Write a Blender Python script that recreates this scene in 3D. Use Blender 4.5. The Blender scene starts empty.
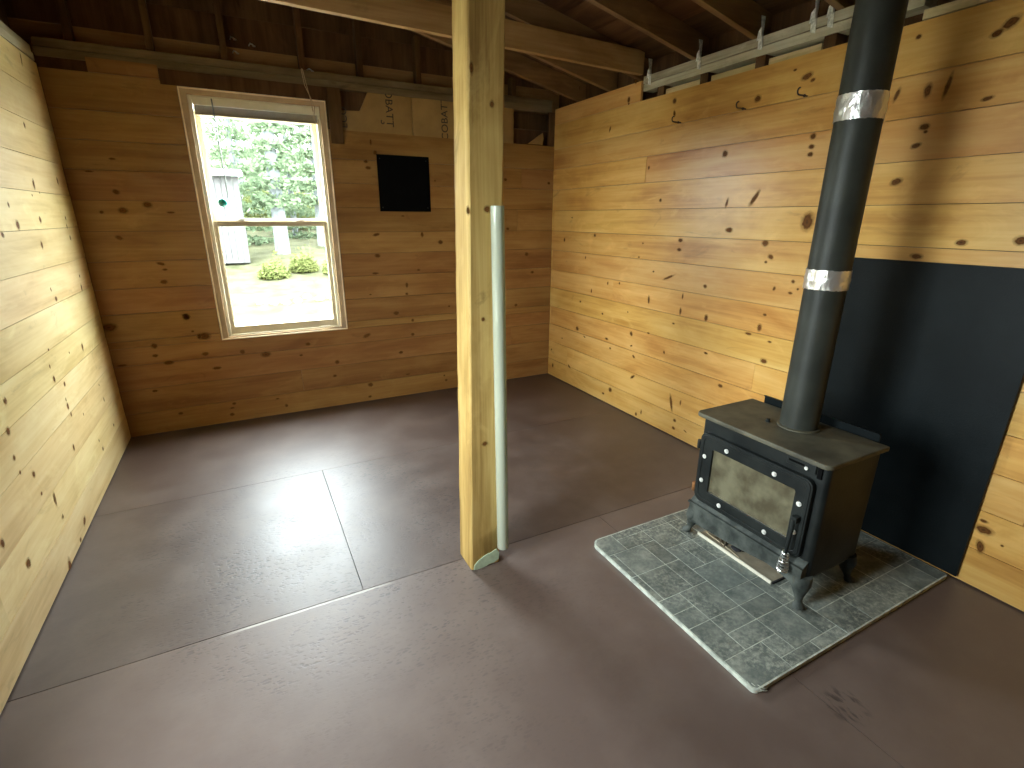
import bpy, bmesh, math, random
import numpy as np
from mathutils import Vector, Matrix
random.seed(7)
C = bpy.context.scene
COL = C.collection
PI = math.pi

# ------------------------------------------------------------------ room dimensions (metres)
XL, XR, YB, YF = -0.892, 2.63, 4.237, -1.6      # inner faces of the four walls
CAM_H = 1.526
SLOPE = 0.222                                   # roof pitch
EAVE = 2.452                                    # underside of rafters at the side walls
XMID = (XL + XR) / 2

# ------------------------------------------------------------------ node helpers
def new_mat(name):
    m = bpy.data.materials.new(name); m.use_nodes = True
    nt = m.node_tree; nt.nodes.clear()
    out = nt.nodes.new('ShaderNodeOutputMaterial')
    return m, nt, out
def N(nt, typ, **kw):
    n = nt.nodes.new('ShaderNode' + typ)
    for k, v in kw.items():
        if k.startswith('i_'):
            key = k[2:]
            n.inputs[int(key) if key.isdigit() else key.replace('_', ' ')].default_value = v
        else: setattr(n, k, v)
    return n
def L(nt, a, b): nt.links.new(a, b)
def ramp(nt, fac, stops, interp='LINEAR'):
    r = N(nt, 'ValToRGB'); cr = r.color_ramp; cr.interpolation = interp
    while len(cr.elements) < len(stops): cr.elements.new(0.5)
    for e, (p, c) in zip(cr.elements, stops):
        e.position = p; e.color = (*c, 1) if len(c) == 3 else c
    L(nt, fac, r.inputs[0]); return r.outputs[0]
def mixc(nt, fac, a, b, mode='MIX'):
    m = N(nt, 'Mix', data_type='RGBA', blend_type=mode)
    for sock, v in ((m.inputs[0], fac), (m.inputs[6], a), (m.inputs[7], b)):
        if hasattr(v, 'is_linked'): L(nt, v, sock)
        elif isinstance(v, (int, float)): sock.default_value = v
        else: sock.default_value = (*v, 1) if len(v) == 3 else v
    return m.outputs[2]
def mathn(nt, op, a, b=None, clamp=False):
    m = N(nt, 'Math', operation=op, use_clamp=clamp)
    for i, v in enumerate((a, b)):
        if v is None: continue
        if hasattr(v, 'is_linked'): L(nt, v, m.inputs[i])
        else: m.inputs[i].default_value = v
    return m.outputs[0]
def principled(nt, out, **kw):
    p = N(nt, 'BsdfPrincipled')
    for k, v in kw.items():
        s = p.inputs[k.replace('_', ' ')]
        if hasattr(v, 'is_linked'): L(nt, v, s)
        else: s.default_value = (*v, 1) if isinstance(v, tuple) and len(v) == 3 else v
    L(nt, p.outputs[0], out.inputs[0]); return p
def noise(nt, vec, scale, detail=4, rough=0.55, dist=0.0):
    n = N(nt, 'TexNoise'); n.inputs['Scale'].default_value = scale; n.inputs['Detail'].default_value = detail
    n.inputs['Roughness'].default_value = rough; n.inputs['Distortion'].default_value = dist
    if vec is not None: L(nt, vec, n.inputs['Vector'])
    return n.outputs[0]
def bump(nt, h, strength, dist=0.002):
    b = N(nt, 'Bump'); b.inputs['Strength'].default_value = strength; b.inputs['Distance'].default_value = dist
    L(nt, h, b.inputs['Height']); return b.outputs[0]
def objco(nt, sc=(1, 1, 1), off=None):
    tc = N(nt, 'TexCoord'); mp = N(nt, 'Mapping'); mp.inputs['Scale'].default_value = sc
    L(nt, tc.outputs['Object'], mp.inputs[0])
    if off is not None:
        add = N(nt, 'VectorMath', operation='ADD'); L(nt, mp.outputs[0], add.inputs[0]); L(nt, off, add.inputs[1])
        return add.outputs[0]
    return mp.outputs[0]

# ------------------------------------------------------------------ materials
def wood(name, dark, mid, light, axis, rough=0.5, spread=0.25, fine=1.0, bumps=0.25, spec=0.4, stains=0.55):
    """Sawn timber; grain along axis; every board (face attribute 'board') has its own figure and tone."""
    m, nt, out = new_mat(name)
    at = N(nt, 'Attribute', attribute_name='board')
    wn = N(nt, 'TexWhiteNoise', noise_dimensions='1D'); L(nt, at.outputs['Fac'], wn.inputs['W'])
    offv = N(nt, 'VectorMath', operation='SCALE'); L(nt, wn.outputs['Color'], offv.inputs[0]); offv.inputs['Scale'].default_value = 40
    s1 = [9.0 * fine] * 3; s1[axis] = 0.8
    s2 = [70.0 * fine] * 3; s2[axis] = 2.2
    v1 = objco(nt, s1, offv.outputs[0]); v2 = objco(nt, s2, offv.outputs[0])
    n1 = noise(nt, v1, 1.0, 3, 0.5, 0.8); n2 = noise(nt, v2, 1.0, 2, 0.5, 0.2)
    s3 = [5.0] * 3; s3[axis] = 1.6
    n3 = noise(nt, objco(nt, s3, offv.outputs[0]), 1.0, 4, 0.6, 0.6)
    g = mathn(nt, 'ADD', mathn(nt, 'MULTIPLY', n1, 0.72), mathn(nt, 'MULTIPLY', n2, 0.28))
    g = mathn(nt, 'ADD', mathn(nt, 'MULTIPLY', g, 0.6), mathn(nt, 'MULTIPLY', n3, 0.4))
    col = ramp(nt, g, [(0.37, dark), (0.48, mid), (0.62, light)])
    s4 = [7.0] * 3; s4[axis] = 2.6
    n4 = noise(nt, objco(nt, s4, offv.outputs[0]), 1.0, 5, 0.65, 1.2)
    stain = ramp(nt, n4, [(0.24, (1, 1, 1)), (0.38, (0, 0, 0))])
    col = mixc(nt, mathn(nt, 'MULTIPLY', stain, stains), col, tuple(c * 0.55 for c in dark))
    pale = ramp(nt, n4, [(0.55, (0, 0, 0)), (0.75, (1, 1, 1))])
    col = mixc(nt, mathn(nt, 'MULTIPLY', pale, 0.5), col, tuple(min(0.9, c * 1.18) for c in light))
    tone = mathn(nt, 'ADD', mathn(nt, 'MULTIPLY', wn.outputs['Value'], spread), 1.0 - spread * 0.6)
    hsv = N(nt, 'HueSaturation'); L(nt, col, hsv.inputs['Color']); L(nt, tone, hsv.inputs['Value'])
    L(nt, mathn(nt, 'ADD', mathn(nt, 'MULTIPLY', N_sep(nt, wn.outputs['Color']), 0.016), 0.492), hsv.inputs['Hue'])
    principled(nt, out, Base_Color=hsv.outputs[0], Roughness=rough, Specular_IOR_Level=spec, Normal=bump(nt, g, bumps, 0.002))
    return m
def N_sep(nt, colour):
    s = N(nt, 'SeparateColor'); L(nt, colour, s.inputs[0]); return s.outputs[1]

def knot_mat():
    m, nt, out = new_mat('pine_knot')
    at = N(nt, 'Attribute', attribute_name='ring')
    r = at.outputs['Fac']
    nz = noise(nt, objco(nt, (60, 60, 60)), 1.0, 3)
    rr = mathn(nt, 'ADD', r, mathn(nt, 'MULTIPLY', mathn(nt, 'SUBTRACT', nz, 0.5), 0.5))
    col = ramp(nt, rr, [(0.0, (0.07, 0.027, 0.008)), (0.28, (0.17, 0.068, 0.016)), (0.48, (0.11, 0.042, 0.010)), (0.62, (0.36, 0.165, 0.04)), (1.0, (0.5, 0.28, 0.085))])
    alpha = ramp(nt, rr, [(0.0, (1, 1, 1)), (0.5, (0.95, 0.95, 0.95)), (0.60, (0.45, 0.45, 0.45)), (0.98, (0, 0, 0))])
    principled(nt, out, Base_Color=col, Roughness=0.6, Alpha=alpha, Specular_IOR_Level=0.1)
    return m

def plain(name, col, rough=0.5, metal=0.0, spec=0.5, var=0.15, scale=12.0, bumps=0.0, bscale=60.0, coat=0.0, col2=None):
    m, nt, out = new_mat(name)
    n = noise(nt, objco(nt), scale, 4)
    c2 = col2 if col2 else tuple(min(1, c * (1 + var)) for c in col)
    c1 = col if col2 else tuple(c * (1 - var) for c in col)
    c = ramp(nt, n, [(0.35, c1), (0.65, c2)])
    kw = dict(Base_Color=c, Roughness=rough, Metallic=metal, Specular_IOR_Level=spec, Coat_Weight=coat)
    if bumps: kw['Normal'] = bump(nt, noise(nt, objco(nt), bscale, 4), bumps, 0.003)
    principled(nt, out, **kw); return m

def floor_mat():
    m, nt, out = new_mat('brown_floor_paint')
    co = objco(nt)
    big = noise(nt, co, 1.3, 3)
    grain = noise(nt, objco(nt, (9.0, 60.0, 1.0)), 1.0, 5, 0.65, 0.6)
    fine = noise(nt, objco(nt, (14.0, 120.0, 1.0)), 1.0, 3)
    # chips and gouges: short dark dashes along the plywood grain, thickest where feet have worn the paint
    def dashes(sc, thr, lo):
        vo = N(nt, 'TexVoronoi', feature='F1'); vo.inputs['Scale'].default_value = 1.0
        wob = N(nt, 'VectorMath', operation='ADD'); L(nt, objco(nt, sc), wob.inputs[0])
        nzv = N(nt, 'TexNoise'); nzv.inputs['Scale'].default_value = 31; L(nt, co, nzv.inputs['Vector']); L(nt, nzv.outputs['Color'], wob.inputs[1])
        L(nt, wob.outputs[0], vo.inputs['Vector'])
        spot = ramp(nt, vo.outputs['Distance'], [(thr * 0.5, (1, 1, 1)), (thr, (0, 0, 0))])
        pick = ramp(nt, N_sep(nt, vo.outputs['Color']), [(lo, (0, 0, 0)), (lo + 0.05, (1, 1, 1))])
        return mathn(nt, 'MULTIPLY', spot, pick)
    sx_ = N(nt, 'SeparateXYZ'); L(nt, co, sx_.inputs[0])
    def near(p, r):
        d = N(nt, 'VectorMath', operation='DISTANCE'); L(nt, co, d.inputs[0]); d.inputs[1].default_value = (*p, 0)
        return mathn(nt, 'SUBTRACT', 1.0, mathn(nt, 'DIVIDE', d.outputs['Value'], r), clamp=True)
    worn = mathn(nt, 'ADD', mathn(nt, 'MULTIPLY', near((0.2, 2.45), 1.1), 2.0, clamp=True), mathn(nt, 'MULTIPLY', near((0.5, 1.5), 0.9), 0.45), clamp=True)
    worn = mathn(nt, 'MULTIPLY', worn, ramp(nt, noise(nt, co, 3.0, 4, 0.65), [(0.36, (0, 0, 0)), (0.6, (1, 1, 1))]))
    chips = mathn(nt, 'MULTIPLY', mathn(nt, 'ADD', dashes((34, 80, 1), 0.5, 0.6), dashes((55, 120, 1), 0.46, 0.6), clamp=True), worn)
    # scuff by the hearth corner, bare filler along the middle joint
    scuff = mathn(nt, 'MULTIPLY', ramp(nt, near((1.56, 0.60), 0.09), [(0.1, (0, 0, 0)), (0.5, (1, 1, 1))]), ramp(nt, noise(nt, objco(nt, (70, 18, 1)), 1.0, 3), [(0.5, (0, 0, 0)), (0.6, (1, 1, 1))]))
    chips = mathn(nt, 'ADD', chips, mathn(nt, 'MULTIPLY', scuff, 0.8), clamp=True)
    jl = mathn(nt, 'LESS_THAN', mathn(nt, 'ABSOLUTE', mathn(nt, 'SUBTRACT', sx_.outputs[1], 1.872)), mathn(nt, 'MULTIPLY', noise(nt, objco(nt, (9, 1, 1)), 1.0, 3), 0.013))
    fill = mathn(nt, 'MULTIPLY', jl, ramp(nt, near((0.06, 1.87), 0.34), [(0.0, (0, 0, 0)), (0.3, (1, 1, 1))]))
    dust = ramp(nt, noise(nt, co, 3.5, 5, 0.65), [(0.42, (0, 0, 0)), (0.75, (1, 1, 1))])
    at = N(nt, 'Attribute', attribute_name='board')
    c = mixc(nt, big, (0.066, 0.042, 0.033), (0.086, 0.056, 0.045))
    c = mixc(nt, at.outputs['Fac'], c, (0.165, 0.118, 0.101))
    c = mixc(nt, mathn(nt, 'MULTIPLY', dust, 0.35), c, (0.21, 0.16, 0.135))
    c = mixc(nt, mathn(nt, 'MULTIPLY', chips, 0.85), c, (0.03, 0.02, 0.018))
    c = mixc(nt, mathn(nt, 'MULTIPLY', fill, 0.8), c, (0.42, 0.38, 0.34))
    ro = mathn(nt, 'ADD', 0.44, mathn(nt, 'MULTIPLY', dust, 0.08))
    h = mathn(nt, 'ADD', mathn(nt, 'MULTIPLY', grain, 0.7), mathn(nt, 'MULTIPLY', fine, 0.25))
    h = mathn(nt, 'SUBTRACT', h, mathn(nt, 'MULTIPLY', chips, 1.2))
    principled(nt, out, Base_Color=c, Roughness=ro, Specular_IOR_Level=0.7, Normal=bump(nt, h, 0.30, 0.0015))
    return m

def slate_mat():
    m, nt, out = new_mat('slate_tile')
    at = N(nt, 'Attribute', attribute_name='board')
    wn = N(nt, 'TexWhiteNoise', noise_dimensions='1D'); L(nt, at.outputs['Fac'], wn.inputs['W'])
    co = objco(nt)
    n1 = noise(nt, co, 11, 8, 0.72); n2 = noise(nt, co, 60, 6, 0.75)
    c = ramp(nt, n1, [(0.32, (0.078, 0.092, 0.084)), (0.5, (0.145, 0.162, 0.146)), (0.68, (0.28, 0.295, 0.25))])
    tone = mathn(nt, 'ADD', mathn(nt, 'MULTIPLY', wn.outputs['Value'], 0.5), 0.72)
    hsv = N(nt, 'HueSaturation'); L(nt, c, hsv.inputs['Color']); L(nt, tone, hsv.inputs['Value'])
    dust = ramp(nt, n2, [(0.46, (0, 0, 0)), (0.66, (1, 1, 1))])
    patch = ramp(nt, noise(nt, co, 3.2, 4), [(0.40, (0.12, 0.12, 0.12)), (0.58, (1, 1, 1))])
    c = mixc(nt, mathn(nt, 'MULTIPLY', mathn(nt, 'MULTIPLY', dust, patch), 0.9), hsv.outputs[0], (0.42, 0.43, 0.36))
    principled(nt, out, Base_Color=c, Roughness=0.5, Specular_IOR_Level=0.4, Normal=bump(nt, n2, 0.3, 0.002)); return m

def tube_mat():
    m, nt, out = new_mat('translucent_green_plastic')
    t = N(nt, 'BsdfTransparent'); t.inputs[0].default_value = (0.9, 0.94, 0.86, 1)
    p = N(nt, 'BsdfPrincipled'); p.inputs['Base Color'].default_value = (0.56, 0.58, 0.47, 1); p.inputs['Roughness'].default_value = 0.1; p.inputs['Specular IOR Level'].default_value = 0.9
    mx = N(nt, 'MixShader'); mx.inputs[0].default_value = 0.55
    L(nt, t.outputs[0], mx.inputs[1]); L(nt, p.outputs[0], mx.inputs[2]); L(nt, mx.outputs[0], out.inputs[0]); return m
def glass_mat():
    m, nt, out = new_mat('window_glass')
    t = N(nt, 'BsdfTransparent'); t.inputs[0].default_value = (0.95, 0.975, 0.97, 1)
    g = N(nt, 'BsdfGlossy'); g.inputs['Roughness'].default_value = 0.03
    mx = N(nt, 'MixShader'); mx.inputs[0].default_value = 0.06
    L(nt, t.outputs[0], mx.inputs[1]); L(nt, g.outputs[0], mx.inputs[2]); L(nt, mx.outputs[0], out.inputs[0]); return m

def foil_mat():
    m, nt, out = new_mat('foil_tape')
    n = noise(nt, objco(nt, (1, 1, 0.6)), 30, 3, 0.6, 0.8)
    principled(nt, out, Base_Color=(0.95, 0.94, 0.90), Metallic=0.85, Roughness=0.3, Normal=bump(nt, n, 0.7, 0.010)); return m

def leaf_mat(name, a, b):
    m, nt, out = new_mat(name)
    n = noise(nt, objco(nt), 6, 3)
    c = ramp(nt, n, [(0.35, a), (0.65, b)])
    d = N(nt, 'BsdfDiffuse'); t = N(nt, 'BsdfTranslucent'); mx = N(nt, 'MixShader'); mx.inputs[0].default_value = 0.35
    L(nt, c, d.inputs[0]); L(nt, c, t.inputs[0]); L(nt, d.outputs[0], mx.inputs[1]); L(nt, t.outputs[0], mx.inputs[2]); L(nt, mx.outputs[0], out.inputs[0])
    return m

M = {}
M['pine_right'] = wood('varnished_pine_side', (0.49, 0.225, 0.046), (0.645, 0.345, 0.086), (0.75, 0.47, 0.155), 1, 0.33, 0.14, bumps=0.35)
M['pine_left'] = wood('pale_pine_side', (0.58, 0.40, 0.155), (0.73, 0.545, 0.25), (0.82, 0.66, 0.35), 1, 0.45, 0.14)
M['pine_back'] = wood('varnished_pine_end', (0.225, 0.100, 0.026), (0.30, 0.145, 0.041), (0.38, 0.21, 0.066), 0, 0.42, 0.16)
M['pine_front'] = wood('old_brown_boards', (0.10, 0.06, 0.03), (0.15, 0.09, 0.045), (0.2, 0.13, 0.07), 0, 0.7, 0.2)
M['dark_x'] = wood('old_dark_timber_x', (0.045, 0.019, 0.0075), (0.078, 0.035, 0.014), (0.12, 0.058, 0.024), 0, 0.8, 0.3, spec=0.15)
M['dark_y'] = wood('old_dark_timber_y', (0.045, 0.019, 0.0075), (0.078, 0.035, 0.014), (0.12, 0.058, 0.024), 1, 0.8, 0.3, spec=0.15)
M['dark_z'] = wood('old_dark_timber_z', (0.055, 0.026, 0.011), (0.09, 0.045, 0.018), (0.14, 0.074, 0.031), 2, 0.8, 0.3, spec=0.15)
M['beam'] = wood('tie_beam_timber', (0.22, 0.115, 0.04), (0.31, 0.17, 0.062), (0.42, 0.25, 0.10), 0, 0.7, 0.1, spec=0.2)
M['rafter'] = wood('rafter_timber', (0.12, 0.063, 0.024), (0.18, 0.098, 0.04), (0.26, 0.15, 0.062), 0, 0.75, 0.3, spec=0.2)
M['sheath_lit'] = wood('gable_sheathing_lit', (0.22, 0.115, 0.04), (0.32, 0.18, 0.068), (0.42, 0.26, 0.11), 0, 0.75, 0.25, spec=0.2)
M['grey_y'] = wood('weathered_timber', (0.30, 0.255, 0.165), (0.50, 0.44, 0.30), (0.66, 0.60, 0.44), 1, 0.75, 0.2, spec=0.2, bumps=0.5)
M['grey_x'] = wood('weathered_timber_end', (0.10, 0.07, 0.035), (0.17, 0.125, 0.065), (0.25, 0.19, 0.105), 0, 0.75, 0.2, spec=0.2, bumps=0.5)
M['pale_y'] = wood('pale_strip_timber', (0.5, 0.38, 0.17), (0.66, 0.52, 0.26), (0.78, 0.64, 0.36), 1, 0.7, 0.15)
M['post'] = wood('treated_post_timber', (0.25, 0.145, 0.042), (0.42, 0.265, 0.082), (0.57, 0.40, 0.15), 2, 0.65, 0.1, fine=2.2, bumps=1.0, spec=0.25, stains=0.8)
M['knot'] = knot_mat()
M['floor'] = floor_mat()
M['dark_gap'] = plain('dark_joint', (0.02, 0.013, 0.01), 0.9)
M['slate'] = slate_mat()
M['grout'] = plain('pale_grout', (0.50, 0.53, 0.46), 0.7, var=0.3, scale=25)
M['iron'] = plain('black_cast_iron', (0.006, 0.008, 0.008), 0.45, 0.0, 0.28, col2=(0.016, 0.019, 0.0175), scale=9, bumps=0.15, bscale=90)
M['iron_dusty'] = plain('dusty_stove_plate', (0.050, 0.045, 0.029), 0.6, col2=(0.12, 0.11, 0.072), scale=7, bumps=0.15)
M['iron_grey'] = plain('ash_dusted_iron', (0.026, 0.031, 0.028), 0.6, col2=(0.095, 0.105, 0.093), scale=14, bumps=0.3, spec=0.3)
M['soot_glass'] = plain('sooty_stove_glass', (0.075, 0.062, 0.036), 0.3, col2=(0.165, 0.152, 0.095), scale=13, spec=0.5)
M['pipe'] = plain('black_stovepipe', (0.022, 0.024, 0.019), 0.5, col2=(0.04, 0.043, 0.034), scale=5, spec=0.35)
M['black_sheet'] = plain('black_sheet_metal', (0.004, 0.006, 0.0065), 0.38, col2=(0.008, 0.011, 0.012), scale=3, spec=0.12, bumps=0.35, bscale=140)
M['black_matte'] = plain('black_matte_board', (0.003, 0.003, 0.003), 0.8, spec=0.05)
M['foil'] = foil_mat()
M['steel'] = plain('bright_steel', (0.75, 0.75, 0.72), 0.28, 1.0)
M['galv'] = plain('galvanised_steel', (0.74, 0.74, 0.68), 0.5, 0.4, var=0.3, scale=60)
M['tube'] = tube_mat()
M['bolt'] = plain('pale_bolt_head', (0.78, 0.77, 0.72), 0.35, 0.15, var=0.1)
M['copper'] = plain('coppery_hinge', (0.35, 0.16, 0.06), 0.45, 0.6)
M['hook'] = plain('dark_hook_wire', (0.03, 0.012, 0.01), 0.45)
M['cream'] = plain('cream_vinyl', (0.84, 0.79, 0.62), 0.45, var=0.04)
M['taupe'] = plain('taupe_sash', (0.66, 0.56, 0.38), 0.45, var=0.05)
M['jamb'] = plain('bare_jamb_wood', (0.52, 0.37, 0.22), 0.6, var=0.1)
M['bead'] = plain('pale_trim_bead', (0.85, 0.70, 0.48), 0.5, var=0.08)
M['white'] = plain('white_latch', (0.8, 0.78, 0.72), 0.4, var=0.03)
M['blind'] = plain('brown_blind_slats', (0.26, 0.20, 0.11), 0.5, var=0.15)
M['cord'] = plain('tan_cord', (0.45, 0.33, 0.2), 0.8)
M['wand'] = plain('grey_wand', (0.16, 0.18, 0.17), 0.35)
M['teal'] = plain('teal_glass_ball', (0.02, 0.32, 0.28), 0.12, var=0.3, scale=30, spec=0.7)
M['glass'] = glass_mat()
M['kraft'] = plain('kraft_paper', (0.36, 0.225, 0.075), 0.75, var=0.12, scale=6, bumps=0.3, bscale=14)
M['ink'] = plain('dark_print', (0.06, 0.045, 0.03), 0.8)
M['mint'] = plain('mint_paint_smear', (0.42, 0.50, 0.34), 0.5, var=0.15, scale=30)
M['dusty_tray'] = plain('dusty_tray', (0.24, 0.20, 0.14), 0.8, col2=(0.36, 0.31, 0.22), scale=18)
M['tray_edge'] = plain('pale_tray_edge', (0.72, 0.68, 0.55), 0.6, var=0.06)
M['bark'] = plain('twig_bark', (0.10, 0.07, 0.045), 0.9, var=0.3)
M['pale_twig'] = plain('bare_twig', (0.5, 0.42, 0.28), 0.8)
M['char'] = plain('charcoal', (0.02, 0.02, 0.024), 0.8)
M['leaf'] = leaf_mat('conifer_needles', (0.062, 0.09, 0.050), (0.12, 0.15, 0.09))
M['leaf_light'] = leaf_mat('bush_leaves', (0.06, 0.072, 0.022), (0.105, 0.115, 0.042))
M['trunk'] = plain('pale_bark', (0.085, 0.093, 0.092), 0.9, var=0.25, scale=5)
M['ground'] = plain('dry_grass', (0.021, 0.022, 0.009), 0.95, col2=(0.044, 0.043, 0.022), scale=3, spec=0.1)
M['bounce_gravel'] = plain('added_bounce_gravel', (0.26, 0.255, 0.225), 0.95, col2=(0.40, 0.39, 0.35), scale=9, spec=0.1)  # for the added ground; pale so it reflects daylight indoors
M['shed_wood'] = plain('grey_shed_board', (0.045, 0.043, 0.041), 0.85, var=0.25, scale=8)
M['shed_roof'] = plain('pale_roof_sheet', (0.11, 0.115, 0.115), 0.5, var=0.05)
M['stone'] = plain('grey_stone', (0.25, 0.25, 0.23), 0.9, var=0.3)

# ------------------------------------------------------------------ mesh helpers
class MB:
    """Collects shapes in plain lists and links them as ONE mesh object."""
    def __init__(s): s.v, s.f, s.m, s.b, s.r, s.sm = [], [], [], [], {}, []
    def add(s, vs, fs, mat=0, board=0.0, smooth=False):
        o = len(s.v); s.v += [tuple(p) for p in vs]
        for f in fs:
            s.f.append(tuple(o + i for i in f)); s.m.append(mat); s.b.append(board); s.sm.append(smooth)
        return o
    def box(s, x0, x1, y0, y1, z0, z1, mat=0, board=0.0):
        vs = [(x, y, z) for z in (z0, z1) for y in (y0, y1) for x in (x0, x1)]
        s.add(vs, [(0, 2, 3, 1), (4, 5, 7, 6), (0, 1, 5, 4), (2, 6, 7, 3), (0, 4, 6, 2), (1, 3, 7, 5)], mat, board)
    def hexa(s, vs, mat=0, board=0.0):
        s.add(vs, [(0, 2, 3, 1), (4, 5, 7, 6), (0, 1, 5, 4), (2, 6, 7, 3), (0, 4, 6, 2), (1, 3, 7, 5)], mat, board)
    def prism(s, pts, fn, d0, d1, mat=0, board=0.0, smooth=False):
        """outline pts (a,b) extruded from d0 to d1; fn(a,b,d) -> xyz"""
        n = len(pts)
        vs = [fn(a, b, d0) for a, b in pts] + [fn(a, b, d1) for a, b in pts]
        fs = [tuple(range(n))[::-1], tuple(range(n, 2 * n))] + [(i, (i + 1) % n, n + (i + 1) % n, n + i) for i in range(n)]
        s.add(vs, fs, mat, board, smooth)
    def tube(s, path, rad, n=12, mat=0, board=0.0, cap=True):
        path = [Vector(p) for p in path]; rads = rad if isinstance(rad, (list, tuple)) else [rad] * len(path)
        up = None; rings = []
        for i, p in enumerate(path):
            t = (path[min(i + 1, len(path) - 1)] - path[max(i - 1, 0)]).normalized()
            if up is None:
                a = Vector((0, 0, 1)) if abs(t.z) < 0.9 else Vector((1, 0, 0)); up = t.cross(a).normalized()
            else: up = (up - t * up.dot(t)).normalized()
            w = t.cross(up)
            rings.append([p + rads[i] * (math.cos(2 * PI * k / n) * up + math.sin(2 * PI * k / n) * w) for k in range(n)])
        vs = [q for r in rings for q in r]
        fs = [(i * n + k, i * n + (k + 1) % n, (i + 1) * n + (k + 1) % n, (i + 1) * n + k) for i in range(len(path) - 1) for k in range(n)]
        o = s.add(vs, fs, mat, board, True)
        if cap:
            for idx in (list(range(n))[::-1], [(len(path) - 1) * n + k for k in range(n)]):
                s.f.append(tuple(o + i for i in idx)); s.m.append(mat); s.b.append(board); s.sm.append(False)
    def lathe(s, prof, cx, cy, n=32, mat=0, board=0.0, off=None):
        vs = []
        for j, (r, z) in enumerate(prof):
            ox, oy = off[j] if off else (0, 0)
            vs += [(cx + ox + r * math.cos(2 * PI * k / n), cy + oy + r * math.sin(2 * PI * k / n), z) for k in range(n)]
        fs = [(i * n + k, i * n + (k + 1) % n, (i + 1) * n + (k + 1) % n, (i + 1) * n + k) for i in range(len(prof) - 1) for k in range(n)]
        o = s.add(vs, fs, mat, board, True)
        for idx in (list(range(n))[::-1], [(len(prof) - 1) * n + k for k in range(n)]):
            s.f.append(tuple(o + i for i in idx)); s.m.append(mat); s.b.append(board); s.sm.append(False)
    def build(s, name, mats, parent=None, kind=None, bevel=0.0, loc=None, ring=None, angle=35):
        me = bpy.data.meshes.new(name); me.from_pydata(s.v, [], s.f)
        for m in (mats if isinstance(mats, (list, tuple)) else [mats]): me.materials.append(m)
        me.polygons.foreach_set('material_index', s.m)
        me.polygons.foreach_set('use_smooth', s.sm)
        a = me.attributes.new('board', 'FLOAT', 'FACE'); a.data.foreach_set('value', s.b)
        if s.r:
            a = me.attributes.new('ring', 'FLOAT', 'POINT'); a.data.foreach_set('value', [s.r.get(i, 1.0) for i in range(len(s.v))])
        bm = bmesh.new(); bm.from_mesh(me)
        closed = not s.r
        if closed: bmesh.ops.recalc_face_normals(bm, faces=bm.faces)
        bm.to_mesh(me); bm.free()
        try: me.set_sharp_from_angle(angle=math.radians(angle))
        except Exception: pass
        me.update()
        o = bpy.data.objects.new(name, me); COL.objects.link(o)
        if parent is not None: o.parent = parent
        if kind: o['kind'] = kind
        if loc is not None:
            me.transform(Matrix.Translation(-Vector(loc))); o.location = loc
        if bevel:
            b = o.modifiers.new('edge', 'BEVEL'); b.width = bevel; b.segments = 2; b.limit_method = 'ANGLE'; b.angle_limit = math.radians(40)
        return o
def tag(o, label, cat, group=None):
    o['label'] = label; o['category'] = cat
    if group: o['group'] = group
    return o
def empty(name, loc, label=None, cat=None, group=None, kind=None):
    o = bpy.data.objects.new(name, None); COL.objects.link(o); o.location = loc; o.empty_display_size = 0.1
    if label: tag(o, label, cat, group)
    if kind: o['kind'] = kind
    return o
def rounded(a0, a1, b0, b1, r, n=6, corners=(1, 1, 1, 1)):
    """outline of a rounded rectangle, counter-clockwise from (a0,b0)"""
    pts = []
    for (ca, cb, st, on) in ((a0, b0, PI, corners[0]), (a1, b0, 1.5 * PI, corners[1]), (a1, b1, 0, corners[2]), (a0, b1, 0.5 * PI, corners[3])):
        rr = r * on
        if rr < 1e-6: pts.append((ca, cb)); continue
        xa = ca + (rr if ca == a0 else -rr); xb = cb + (rr if cb == b0 else -rr)
        pts += [(xa + rr * math.cos(st + 0.5 * PI * k / n), xb + rr * math.sin(st + 0.5 * PI * k / n)) for k in range(n + 1)]
    return pts
XY = lambda a, b, d: (a, b, d)
YZ = lambda a, b, d: (d, a, b)
XZ = lambda a, b, d: (a, d, b)

# ================================================================== camera
cam = bpy.data.cameras.new('camera'); camo = bpy.data.objects.new('camera', cam); COL.objects.link(camo)
p_, r_, y_ = math.radians(18.22), math.radians(0.26), math.radians(27.58)
F = Vector((math.sin(y_) * math.cos(p_), math.cos(y_) * math.cos(p_), -math.sin(p_)))
R0 = Vector((math.cos(y_), -math.sin(y_), 0)); U0 = R0.cross(F)
R = math.cos(r_) * R0 + math.sin(r_) * U0; U = -math.sin(r_) * R0 + math.cos(r_) * U0
camo.matrix_world = Matrix(((R.x, U.x, -F.x, 0), (R.y, U.y, -F.y, 0), (R.z, U.z, -F.z, CAM_H), (0, 0, 0, 1)))
cam.sensor_width = 36; cam.lens = 505.04 / 1024 * 36; cam.clip_start = 0.02; cam.clip_end = 200
C.camera = camo

# ================================================================== the setting
BID = [0.0]
def bid(): BID[0] += 1.0; return BID[0]

# --- floor: painted plywood sheets with open joints
def split(a, b, cuts): return list(zip([a] + cuts, cuts + [b]))
fl = MB()
fl.box(XL - 0.1, XR + 0.1, YF - 0.1, YB + 0.1, -0.06, -0.018, 1)
G = 0.0016
for (y0, y1, cuts) in ((YF - 0.02, 1.88, [1.512]), (1.88, 3.10, [0.264]), (3.10, YB + 0.02, [1.512])):
    for (x0, x1) in split(XL - 0.02, XR + 0.02, cuts):
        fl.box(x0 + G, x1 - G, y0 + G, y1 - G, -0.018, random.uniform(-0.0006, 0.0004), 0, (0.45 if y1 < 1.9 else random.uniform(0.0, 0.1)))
fl.build('floor', [M['floor'], M['dark_gap']], kind='structure')

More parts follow.
